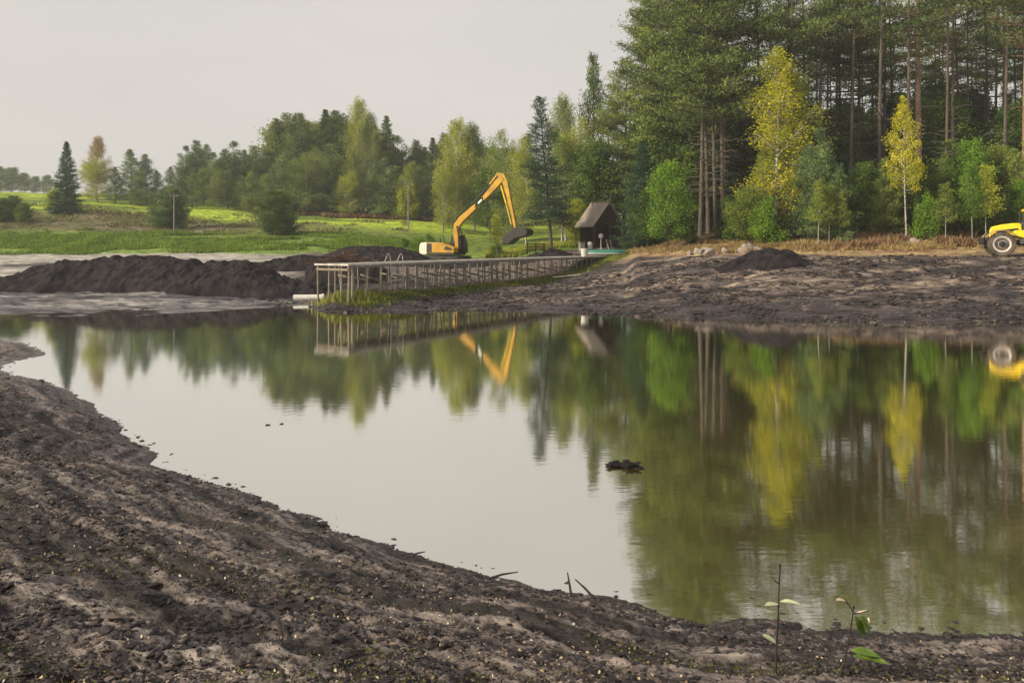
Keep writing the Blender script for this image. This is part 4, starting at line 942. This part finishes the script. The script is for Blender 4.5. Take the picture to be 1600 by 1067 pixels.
for i, (px, top) in enumerate(mid_front):
    k = yp() if i % 4 != 2 else 'birch%d' % (i % 3)
    m_ = (M_hazypine, M_pine2, M_olive, M_hazypine)[i % 4]
    tree(k, px, 135+tr_rng.uniform(-3, 4), top, m_, 'young_pine' if i % 4 != 2 else 'young_birch', '%s from the left of the shorter trees fronting the hill wood' % (nm[i] if i < 20 else 'twenty-first'), 'tree', 'shorter trees in front of the hill wood', wide=1.3)
tree('birch1', 545, 133, 270, M_goldgreen, 'shrub_birch', 'pale yellowish leafy tree in front of the reddish scrub below the hill wood', 'tree', wide=1.2)
tree('shrub1', 636, 130, 290, M_goldgreen, 'shrub', 'light shrub at the foot of the right utility pole near the hill wood', 'bush')
# --- around the excavator
many([
 ('birch0', 712, 117, 194, M_goldgreen, 'birch_tree', 'big yellow-green birch directly behind the excavator body', 'tree', {'wide': 1.0}),
 ('birch2', 742, 119, 203, M_olive, 'birch_tree', 'olive-green birch leaning against the big yellow-green one behind the excavator', 'tree', {'wide': .9}),
 ('birch1', 692, 114, 260, M_goldgreen, 'birch_tree', 'lower yellow-green birch at the left side of the big birch behind the excavator', 'tree', {'wide': 1.0}),
 ('leafy0', 765, 112, 268, M_dgreen, 'leafy_tree', 'dark green leafy tree seen under the excavator arm', 'tree', {'wide': 1.1}),
 ('birch1', 800, 103, 212, M_olive, 'birch_tree', 'olive birch rising behind the tip of the excavator arm', 'tree', {'wide': .95}),
 ('birch2', 822, 100, 222, M_goldgreen, 'birch_tree', 'yellowish birch between the excavator arm and the dark spruce', 'tree', {'wide': .9}),
 ('youngpine1', 786, 126, 234, M_pine, 'pine_tree', 'dark pine behind the birches at the excavator arm', 'tree', {'wide': 1.3}),
 ('youngpine2', 760, 130, 236, M_pine, 'pine_tree', 'dark pine at the back, between the two birch groups by the excavator', 'tree', {'wide': 1.3}),
 ('leanspruce', 862, 77, 153, M_spruce, 'spruce_tree', 'tall dark spruce with leaning bare lower trunk beside the soil heap', 'tree', {'rz': 0, 'wide': .9}),
 ('birch0', 884, 96, 160, M_olive, 'birch_tree', 'thin-topped olive birch right behind the dark leaning spruce', 'tree', {'wide': .7}),
 ('birch1', 905, 92, 192, M_goldgreen, 'birch_tree', 'yellow-green birch behind the hut roof', 'tree', {'wide': .9}),
 ('birch2', 878, 90, 222, M_olive, 'birch_tree', 'lower olive birch between the dark spruce and the hut', 'tree', {'wide': 1.0}),
 ('leafy1', 925, 88, 232, M_dgreen, 'leafy_tree', 'dark green leafy tree close behind the hut', 'tree', {'wide': 1.2}),
 ('leafy2', 900, 84, 318, M_goldgreen, 'shrub', 'small yellow shrub at the left wall of the hut', 'bush', {'wide': 1.0}),
 ('shrub0', 655, 88, 372, M_green, 'shrub', 'bright green shrub left of the excavator counterweight', 'bush', {'wide': 1.5}),
 ('shrub2', 633, 90, 374, M_green, 'shrub', 'low green shrub at the meadow end, left of the bright one by the excavator', 'bush', {'wide': 1.5}),
 ('shrub1', 672, 92, 368, M_green, 'shrub', 'green shrub directly behind the excavator counterweight', 'bush', {'wide': 1.2}),
 ('shrub1', 775, 86, 380, M_olive, 'shrub', 'low olive shrub under the excavator arm', 'bush', {'wide': 1.5}),
 ('sapling0', 776, 84, 340, M_goldgreen, 'sapling', 'thin yellowish sapling under the excavator arm', 'tree', {}),
 ('youngpine1', 926, 98, 92, M_pine, 'pine_tree', 'slim dark pine whose top sticks out above the wood behind the hut', 'tree', {'wide': .5}),
])
# --- the tall wood on the right: its edge
many([
 ('edgepine0', 952, 92, 150, M_pine, 'pine_tree', 'lowest of the big pines at the left edge of the right wood, behind the hut', 'tree', {'wide': 1.05}),
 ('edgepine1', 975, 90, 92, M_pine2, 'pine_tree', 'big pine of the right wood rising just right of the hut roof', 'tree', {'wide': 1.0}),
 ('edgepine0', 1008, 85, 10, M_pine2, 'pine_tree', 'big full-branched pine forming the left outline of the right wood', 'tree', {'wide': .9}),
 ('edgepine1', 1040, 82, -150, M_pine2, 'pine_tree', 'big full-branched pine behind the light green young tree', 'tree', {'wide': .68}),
 ('edgepine0', 1068, 84, -170, M_pine, 'pine_tree', 'darker full-branched pine left of the bare double trunks', 'tree', {'wide': .6}),
 ('fullpine0', 1094, 71, -200, M_pine, 'pine_tree', 'pine with bare pale trunk, left one of the pair above the boulders', 'tree', {}),
 ('fullpine1', 1107, 72, -190, M_pine, 'pine_tree', 'pine with bare pale trunk, right one of the pair above the boulders', 'tree', {}),
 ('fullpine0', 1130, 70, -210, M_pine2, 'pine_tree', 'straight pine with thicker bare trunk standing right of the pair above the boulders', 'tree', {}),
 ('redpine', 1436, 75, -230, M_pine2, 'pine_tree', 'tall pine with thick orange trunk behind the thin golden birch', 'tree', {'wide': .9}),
 ('redpine', 1603, 70, -240, M_pine, 'pine_tree', 'large pine at the right edge with a low spreading branch', 'tree', {'wide': .9}),
 ('goldbirch0', 1210, 66, 84, M_gold, 'birch_tree', 'tall golden yellow birch standing before the dark wood', 'tree', {'wide': 1.4}),
 ('goldbirch1', 1237, 67, 118, M_goldgreen, 'birch_tree', 'yellow-green birch touching the right side of the tall golden one', 'tree', {'wide': 1.45}),
 ('goldbirch1', 1190, 66, 232, M_goldgreen, 'birch_tree', 'lower yellow-green birch at the left foot of the tall golden one', 'tree', {'wide': 1.0}),
 ('thinbirch', 1417, 62, 156, M_gold, 'birch_tree', 'slim birch with bare white stem and golden crown', 'tree', {'rz': 0, 'wide': .85}),
 ('leafy0', 1043, 67, 266, M_green, 'young_tree', 'bright green young leafy tree on the bank right of the hut', 'tree', {'wide': 1.05}),
 ('leafy1', 1012, 72, 300, M_dgreen, 'leafy_tree', 'dark green leafy tree between the hut and the bright green one', 'tree', {'wide': 1.2}),
 ('shrub0', 1075, 68, 338, M_dgreen, 'shrub', 'dark low shrub right of the bright green young tree', 'bush', {}),
 ('leafy2', 1170, 64, 300, M_olive, 'shrub', 'rounded olive shrub left of the golden birch, above the mud heap', 'bush', {'wide': 1.4}),
 ('shrub1', 1196, 62.5, 318, M_green, 'shrub', 'fresh green shrub right at the foot of the golden birch', 'bush', {'wide': 1.2}),
 ('shrub2', 1152, 66, 320, M_dgreen, 'shrub', 'dark shrub leftmost of those above the mud heap', 'bush', {'wide': 1.2}),
 ('youngpine0', 1284, 62, 205, M_hazypine, 'young_pine', 'grey-green young pine right of the golden birch', 'tree', {'wide': .95}),
 ('youngpine1', 1262, 64, 240, M_hazypine, 'young_pine', 'grey-green young pine between the golden birch and its taller neighbour', 'tree', {'wide': 1.1}),
 ('youngpine2', 1308, 61.5, 268, M_hazypine, 'young_pine', 'shorter grey-green young pine, right of the taller one', 'tree', {'wide': 1.2}),
 ('sapling0', 1278, 60, 288, M_olive, 'sapling', 'thin bare-stemmed sapling, left one of three before the young pines', 'tree', {}),
 ('sapling1', 1295, 60.5, 296, M_olive, 'sapling', 'thin bare-stemmed sapling, middle one of three before the young pines', 'tree', {}),
 ('sapling0', 1312, 60.3, 306, M_olive, 'sapling', 'thin bare-stemmed sapling, right one of three before the young pines', 'tree', {}),
 ('leafy1', 1352, 66, 262, M_dgreen, 'leafy_tree', 'dark leafy tree between the young pines and the thin golden birch', 'tree', {'wide': 1.1}),
 ('youngpine3', 1384, 64, 250, M_pine2, 'young_pine', 'dark young pine directly left of the thin golden birch', 'tree', {'wide': 1.0}),
 ('leafy2', 1446, 64, 268, M_dgreen, 'leafy_tree', 'dark leafy tree directly right of the thin golden birch', 'tree', {'wide': 1.1}),
 ('shrub0', 1448, 61.5, 312, M_green, 'shrub', 'green shrub with light leaves right of the white birch stem', 'bush', {'wide': .9}),
 ('youngpine0', 1482, 65, 222, M_pine2, 'young_pine', 'taller young pine midway between the golden birch and the tractor', 'tree', {'wide': 1.0}),
 ('sapling0', 1477, 60, 292, M_olive, 'sapling', 'small thin sapling below the taller young pine', 'tree', {}),
 ('leafy0', 1518, 63, 232, M_green, 'leafy_tree', 'fresh green young tree left of the tractor', 'tree', {'wide': .9}),
 ('sapling1', 1519, 60, 262, M_green, 'sapling', 'bare-stemmed green sapling, left one of the two beside the tractor nose', 'tree', {}),
 ('sapling0', 1541, 60, 266, M_goldgreen, 'sapling', 'bare-stemmed yellowish sapling, right one of the two beside the tractor nose', 'tree', {}),
 ('leafy1', 1553, 65, 240, M_olive, 'leafy_tree', 'olive young tree directly behind the tractor hood', 'tree', {'wide': 1.0}),
 ('youngpine1', 1588, 63, 236, M_pine2, 'young_pine', 'young pine behind the tractor cab at the right edge', 'tree', {'wide': 1.1}),
 ('leafy2', 1600, 61, 290, M_green, 'leafy_tree', 'low green young tree behind the tractor cab at the right edge', 'tree', {'wide': 1.2}),
])
# the crowd of tall pines behind
gp = 'pines crowded in the right wood'
f_rng = random.Random(5); pts = []
tries = 0
while len(pts) < 88 and tries < 20000:
    tries += 1
    Y = 70+f_rng.random()**1.2*38; pxx = f_rng.uniform(1085, 1800) if Y < 84 else f_rng.uniform(1010+max(0, 100-Y)*2, 1800)
    x = px2w(pxx, Y)
    if all((x-a)**2+(Y-b)**2 > 2.1**2 for a, b in pts): pts.append((x, Y))
for x, Y in pts:
    tree('fullpine%d' % f_rng.randrange(2) if f_rng.random() < (.5 if x/Y < .27 else .08) else 'pine%d' % f_rng.randrange(4), 0, Y, 0, M_pine if f_rng.random() < .75 else M_pine2, 'pine_tree', 'one of the tall dark pines crowded deep in the right-hand wood', 'tree', gp, x=x, H=f_rng.uniform(30, 35) if Y < 84 else f_rng.uniform(26, 33), wide=f_rng.uniform(.8, 1.05))
# understorey filling the wood
gu = 'understorey of the right wood'
for i in range(64):
    pxx = 1000+i*13.5+f_rng.uniform(-8, 8); Y = f_rng.uniform(72, 100)
    k = f_rng.choice(['spruce0', 'spruce1', 'leafy0', 'leafy1', 'leafy2'])
    tree(k, pxx, Y, 0, M_dgreen if k[0] == 'l' else M_spruce, 'understorey_tree', 'one of the dark young trees filling the shade between the tall pine trunks', 'tree', gu, H=f_rng.uniform(6, 14)*(Y/82), wide=1.15)
for i in range(46):
    pxx = 1075+i*16+f_rng.uniform(-6, 6); Y = f_rng.uniform(104, 116)
    tree(f_rng.choice(['spruce0', 'spruce1', 'leafy1']), pxx, Y, 0, M_spruce if i % 3 else M_dgreen, 'background_tree', 'one of the tall dark trees closing off the back of the right-hand wood', 'tree', 'dark trees at the back of the right wood', H=f_rng.uniform(11, 18.5), wide=1.1)
for i in range(26):
    pxx = 1130+i*19+f_rng.uniform(-8, 8); Y = f_rng.uniform(65, 70)
    if 1180 < pxx < 1240: continue
    tree('shrub%d' % f_rng.randrange(3), pxx, Y, 0, f_rng.choice([M_dgreen, M_dgreen, M_olive]), 'understorey_shrub', 'one of the low dark shrubs lining the foot of the right-hand wood', 'bush', 'low shrubs lining the foot of the right wood', H=f_rng.uniform(2.0, 4.2), wide=1.3)

# ------------------------------------------------------------------ grass, dry stalks, scrub: uncountable
def blades(name, label, cat, X, Y, h, w_, m, seed, lean=.35, zoff=0, per=1):
    rg = np.random.default_rng(seed); n = len(X); Z = terrain(X, Y)+zoff
    Ax = rg.normal(size=(n, 3))*lean; Ax[:, 2] = 1
    V, F, T = leaves(np.stack([X, Y, Z-.03], 1), Ax, h, w_, rg, rg.uniform(.2, .8, n)+(fbm(X*.8, Y*.8, 2, seed)-.5)*.8)
    o = link(name, np_mesh(name, V, F, m, False, {'tint': T})); return tag(o, label, cat, kind='stuff')
def area(n, pxr, Yr, seed, f=None):
    rg = np.random.default_rng(seed); Y = rg.uniform(*Yr, n); p = rg.uniform(*pxr, n); X = px2w(p, Y)
    if f is not None: k = f(X, Y, p, rg); X, Y = X[k], Y[k]
    return X, Y
L_grass = leaf_mat('meadow_blades', (.09, .15, .025), (.26, .36, .06), trans=.3)
L_reed = leaf_mat('yellow_green_blades', (.20, .25, .035), (.50, .50, .09), trans=.35)
L_pier = leaf_mat('bank_blades', (.09, .12, .025), (.36, .38, .07), trans=.3)
L_dry = leaf_mat('dry_blades', (.22, .15, .07), (.50, .38, .18), trans=.3)
L_scrub = leaf_mat('brown_scrub', (.13, .13, .06), (.30, .25, .12), trans=.25)
L_rust = leaf_mat('rusty_bracken', (.15, .09, .055), (.34, .22, .13), trans=.25)
X, Y = area(60000, (-60, 720), (83, 101), 31, lambda X, Y, p, r: (fbm(X*.12, Y*.3, 3, 33) > .42))
blades('meadow_grass', 'rough green grass along the lower edge of the meadow', 'grass', X, Y, .42, .12, L_grass, 32)
X, Y = area(16000, (-60, 640), (99, 127), 35, lambda X, Y, p, r: (fbm(X*.10, Y*.2, 3, 121) > .45) & (fbm(X*.3, Y*.3, 3, 36) > .46))
blades('slope_scrub', 'brownish low scrub on the slope between the two green strips', 'scrub', X, Y, .38, .18, L_scrub, 37)
X, Y = area(9000, (455, 720), (131, 141), 38, lambda X, Y, p, r: fbm(X*.12, Y*.3, 3, 333) > .48)
blades('bracken', 'reddish brown bracken at the foot of the hill wood', 'bracken', X, Y, .8, .3, L_rust, 39)
def along(n, s0, s1, t0, t1, seed):
    rg = np.random.default_rng(seed); s = rg.uniform(s0, s1, n); t = rg.normal((t0+t1)/2, (t1-t0)/3.2, n); return A.x+pd.x*s+pn.x*t, A.y+pd.y*s+pn.y*t
X, Y = along(13000, -.3, 37, -1.5, .5, 41); 
blades('pier_grass', 'yellow-green grass growing along the foot of the pier posts', 'grass', X, Y, .24, .04, L_pier, 42, .6)
X, Y = along(900, -.3, 3.0, -.2, 2.6, 43)
blades('pier_reeds', 'tall yellow-green reeds between the posts of the pier head', 'reeds', X, Y, .5, .035, L_pier, 44, .2)
def bankf(X, Y, p, r):
    lo = np.interp(p, [990, 1100, 1250, 1400, 1700], [69, 60.5, 57.5, 56.5, 56.0]); hi = lo+7
    return (Y > lo) & (Y < hi) & (r.random(len(X)) < np.clip((Y-lo)/2.5, .12, 1)) & (fbm(X*.5, Y*.5, 3, 46) > .40)
X, Y = area(130000, (985, 1800), (55, 77), 45, bankf)
blades('dry_grass', 'straw-coloured dry grass on the bank below the right wood', 'grass', X, Y, .42, .06, L_dry, 47, .5)
X, Y = area(26000, (1300, 1800), (58, 64), 48, lambda X, Y, p, r: fbm(X*.35, Y*.4, 3, 49) > .5)
blades('bracken', 'brown withered bracken under the trees left of the tractor', 'bracken', X, Y, .75, .12, L_rust, 50, .7)
X, Y = area(20000, (760, 985), (84, 92), 51)
blades('meadow_grass', 'olive grass between the excavator and the hut', 'grass', X, Y, .5, .1, L_reed, 52)

# ------------------------------------------------------------------ the near shore: clods, fallen leaves, twigs
def near_pts(n, seed, pr):
    rg = np.random.default_rng(seed); u = rg.uniform(-.78, .74, n*3); Y = 3.3*np.exp(rg.random(n*3)*2.25); X = u*Y
    d = sdf(X, Y); k = pr(X, Y, d, rg) & (d > -.25); X, Y, d = X[k][:n], Y[k][:n], d[k][:n]; return X, Y, d, rg
def clods(name, label, n, seed, pr, r_mu, r_sg, m, sub_=1, flat=.6, sink=.3):
    X, Y, d, rg = near_pts(n, seed, pr); Z = np.where(d > 0, terrain(X, Y), -.01)
    import bmesh
    bm = bmesh.new(); bmesh.ops.create_icosphere(bm, subdivisions=sub_, radius=1)
    BV = np.array([v.co[:] for v in bm.verts]); BF = np.array([[v.index for v in f.verts] for f in bm.faces]); bm.free()
    k = len(X); r_ = r_mu*np.exp(rg.normal(0, r_sg, k)); r_ = np.minimum(r_, r_mu*4)*np.where(Y > 9, 1.35, 1)
    J = 1+rg.uniform(-.38, .38, (k, len(BV))); sc3 = np.stack([r_*rg.uniform(.8, 2.0, k), r_*rg.uniform(.8, 1.3, k), r_*flat*rg.uniform(.6, 1.3, k)], 1)
    V = BV[None]*J[..., None]*sc3[:, None]; a = rg.normal(-.45, .6, k); c_, s_ = np.cos(a)[:, None], np.sin(a)[:, None]
    V = np.stack([V[..., 0]*c_-V[..., 1]*s_, V[..., 0]*s_+V[..., 1]*c_, V[..., 2]], -1)+np.stack([X, Y, Z+r_*(flat-sink)], 1)[:, None]
    F = BF[None]+(np.arange(k)*len(BV))[:, None, None]
    return tag(link(name, np_mesh(name, V.reshape(-1, 3), F.reshape(-1, 3), m, sub_ > 1)), label, 'mud clods', kind='stuff')
def bandy(X, Y, d, s): return fbm(d*1.3+fbm(X*.4, Y*.4, 3, s+1)*2.5, (X*.88-Y*.47)*.3, 4, s)
M_clod = mat('dark_mud_clods', (.012, .010, .013), .75, .4, 9, col2=(.05, .04, .043), spec=.3)
M_clod2 = mat('dry_mud_crumbs', (.07, .056, .054), .9, .4, 7, col2=(.16, .13, .12), spec=.2)
clods('mud_clods', 'black wet clods of mud strewn in bands over the near shore', 52000, 61, lambda X, Y, d, r: ((bandy(X, Y, d, 62)+(fbm(X*1.5, Y*2, 3, 63)-.5)*.8 > .56) | (r.random(len(X)) < .22)), .0075, .55, M_clod, 1, .5)
clods('mud_clods', 'black crumbs of mud along the near waterline', 5000, 64, lambda X, Y, d, r: (d < .4) & (d > -.03) & (fbm(X*1.3, Y*1.3, 3, 65) > .47), .012, .6, M_clod, 1, .5)
clods('mud_crumbs', 'greyish dried mud crumbs scattered over the near shore', 26000, 66, lambda X, Y, d, r: (d > .1) & (fbm(X*1.1, Y*1.6, 3, 67) > .47), .0075, .45, M_clod2, 1, .5)
def far_pts(n, seed):
    rg = np.random.default_rng(seed); Y = rg.uniform(34.5, 60, n*3); p = rg.uniform(430, 1720, n*3); X = px2w(p, Y); d = sdf(X, Y)
    k = (d > 0) & (Y < np.interp(p, [430, 860, 1000, 1250, 1700], [60, 60, 60, 53, 50])) & (fbm(X*.5, Y*1.1, 3, seed) > .50); return X[k][:n], Y[k][:n], d[k][:n], rg
near_keep = near_pts; near_pts = lambda n, seed, pr: far_pts(n, seed)
clods('far_clods', 'dark clods of dug mud scattered over the far bank', 13000, 91, None, .038, .5, M_clod, 1, .5)
clods('far_crumbs', 'pale dry clods scattered over the far bank', 3500, 93, None, .035, .45, M_clod2, 1, .5)
near_pts = near_keep
clods('mud_clods', 'larger dark lumps of peat on the near shore', 90, 68, lambda X, Y, d, r: (bandy(X, Y, d, 62) > .55) & (d > .3), .022, .4, M_clod, 2, .4)
M_litter = mat('pale_fallen_leaves', (.34, .25, .10), .8, .3, 3, col2=(.62, .52, .34))
def litter(name, label, n, seed, pr, sz, m):
    X, Y, d, rg = near_pts(n, seed, pr); Z = terrain(X, Y)+.022; k = len(X)
    Ax = rg.normal(size=(k, 3)); Ax[:, 2] *= .35
    V, F, T = leaves(np.stack([X, Y, Z], 1), Ax, sz, sz*.6, rg, rg.uniform(0, 1, k), .0)
    V = V.reshape(k, 4, 3); V[:, 1, 2] += .006; V = V.reshape(-1, 3)
    return tag(link(name, np_mesh(name, V, F, m, False, {'tint': T})), label, 'fallen leaves', kind='stuff')
L_lit = leaf_mat('litter', (.22, .15, .09), (.55, .46, .32), (.80, .76, .68), trans=.2)
litter('fallen_leaves', 'small pale yellow leaves and bark flecks lying on the near mud', 3000, 71, lambda X, Y, d, r: (r.random(len(X)) < np.clip(d/2.2, 0, 1)**1.3*np.clip(9/Y, 0, 1)**2) & (fbm(X*1.2, Y*1.2, 3, 72) > .46), .024, L_lit)
L_moss = leaf_mat('moss', (.04, .045, .018), (.13, .13, .05), trans=.2)
litter('moss_tufts', 'sparse olive moss and grass tufts on the near mud', 9000, 73, lambda X, Y, d, r: (d > 1.2) & (fbm(X*.9, Y*1.4, 3, 74) > .57), .026, L_moss)
tw = MB(); rr = random.Random(8)
def twig(mb, px, py, L, a, e, r=.008, n=1):
    Y = 7.0
    for _ in range(14):
        x = px2w(px, Y); Y = max(2.5, (CAMH-gz(x, Y))*1200/(py-380))
    x = px2w(px, Y); z = gz(x, Y)+.01; p = Vector((x, Y, z)); d = Vector((math.cos(a)*math.cos(e), math.sin(a)*math.cos(e), math.sin(e)))
    mb.tube([p, p+d*L*.5+Vector((0, 0, L*.04)), p+d*L], [r, r*.8, r*.4], 5)
for px, py, L, a, e, lb in ((440, 1000, .30, 2.0, .25, 'short dark stick lying on the mud in the lower left'), (760, 905, .34, .25, .12, 'dark stubby branch on the mud at the waterline'), (893, 934, .22, 1.9, 1.1, 'left one of the two dark twigs poking up at the waterline'), (930, 938, .26, 2.6, .6, 'right one of the two dark twigs poking up at the waterline'), (640, 870, .18, .2, .2, 'short dark stick where the shoreline juts into the pond')):
    m_ = MB(); twig(m_, px, py, L, a, e, .014); tag(m_.build('twig', M_twig), lb, 'twig', 'twigs on the near shore')
rock(418, 15.2, .04, 'tiny dark floating speck left of the middle of the pond', 41, M_wetpeat, .3, 'floating_debris', 'debris', z=-.005)
rock(440, 15.3, .035, 'tiny dark floating speck just right of the other one on the pond', 42, M_wetpeat, .3, 'floating_debris', 'debris', z=-.005)

# two saplings in the foreground
def leafblade(c, d, L, W, fold=.25, curl=-.3, side=None):
    c = Vector(c); d = Vector(d).normalized(); s = (d.cross(Vector((0, 0, 1))) if side is None else Vector(side)).normalized(); u = s.cross(d)
    vs = []; N = 7
    for i in range(N+1):
        f = i/N; w_ = W*.5*math.sin(math.pi*f**.85)**.8 if 0 < f < 1 else .001
        p = c+d*L*f+Vector((0, 0, curl*L*f*f))
        vs += [p-s*w_+u*w_*fold, p, p+s*w_+u*w_*fold]
    fs = []
    for i in range(N): o = 3*i; fs += [(o, o+1, o+4, o+3), (o+1, o+2, o+5, o+4)]
    return vs, fs
M_lf1 = mat('pale_leaf', (.38, .42, .22), .5, .2, 12, col2=(.58, .60, .38)); M_lf2 = mat('green_leaf', (.05, .10, .012), .5, .3, 30, col2=(.17, .25, .03)); M_lf3 = mat('withered_leaf', (.42, .33, .20), .7, .3, 14, col2=(.62, .52, .38))
Y0 = 4.9
def fp(px, py, dy=0): return Vector((px2w(px, Y0+dy), Y0+dy, pz(py, Y0+dy)))
def plant(name, label, base, stem, twigs_, lvs):
    b0 = Vector((base[0], base[1], gz(base[0], base[1])-.03)); t = thing(name, label, 'sapling', b0)
    m_ = MB(); pts = [Vector((0, 0, 0))]+[p-b0 for p in stem]; m_.tube(pts, list(np.linspace(.008, .0035, len(pts))), 6)
    for tw_ in twigs_: m_.tube([p-b0 for p in tw_], [.005, .004, .003][:len(tw_)], 5)
    m_.lathe([(.003, -.005), (.008, .004), (.006, .014), (.001, .02)], tuple(stem[-1]-b0), 'z', 6)
    m_.build('stem', M_twig, t, smooth=True)
    for c, d, L, W, mm, curl in lvs:
        vs, fs = leafblade(c-b0, d, L, W, curl=curl); MB().add(vs, fs).build('leaf', mm, t, smooth=True)
bx = px2w(1212, 4.9)
plant('sapling_shoot', 'thin dark upright shoot with two pale leaves in the foreground', (bx, 4.9), [fp(1213, 1010), fp(1216, 960), fp(1217, 925), fp(1219, 885)],
      [(fp(1212, 1048), fp(1196, 1020, .1), fp(1190, 990, .15)), (fp(1213, 1055), fp(1240, 1030, -.1), fp(1272, 1018, -.15)), (fp(1217, 912), fp(1212, 908), fp(1210, 905))],
      [(fp(1216, 943), (-.8, -.55, .22), .135, .055, M_lf1, -.05), (fp(1217, 940), (.85, -.35, .28), .135, .05, M_lf1, -.25), (fp(1190, 992, .15), (.8, -.2, -.3), .11, .07, M_lf1, -.1), (fp(1180, 936), (-.9, .2, .1), .04, .02, M_twig, 0)])
bx2 = px2w(1312, 4.95)
plant('sapling_shoot', 'thin shoot with ragged green leaves and one withered leaf in the foreground', (bx2, 4.95), [fp(1320, 1030, .05), fp(1328, 990, .05), fp(1334, 950, .05)],
      [(fp(1333, 955), fp(1326, 944), fp(1320, 936)), (fp(1333, 958), fp(1345, 957), fp(1358, 953))],
      [(fp(1322, 938), (-.8, -.3, .25), .085, .045, M_lf3, -.1), (fp(1335, 958), (.9, .1, .15), .10, .02, M_lf3, 0), (fp(1345, 962), (.35, -.3, -.85), .11, .09, M_lf2, 0), (fp(1336, 962), (.3, -.4, -.9), .13, .08, M_lf2, 0),
       (fp(1330, 1016), (.9, -.35, .0), .17, .10, M_lf2, -.05), (fp(1332, 1024), (.85, -.5, .12), .22, .09, M_lf2, -.1), (fp(1352, 978), (.5, .3, .7), .06, .035, M_lf3, 0)])

# ------------------------------------------------------------------ haze: the autumn air over the whole place
hz_ = MB().box(-560, 560, -40, 570, -3, 46)
m = bpy.data.materials.new('haze'); m.use_nodes = True; t = m.node_tree; t.nodes.clear(); o = t.nodes.new('ShaderNodeOutputMaterial'); v = t.nodes.new('ShaderNodeVolumePrincipled')
v.inputs['Color'].default_value = (.96, .98, 1, 1); v.inputs['Density'].default_value = .00055; v.inputs['Anisotropy'].default_value = .2
t.links.new(v.outputs[0], o.inputs['Volume'])
ho = hz_.build('haze', m); tag(ho, 'thin pale autumn haze hanging over the whole pond', 'haze', kind='stuff')
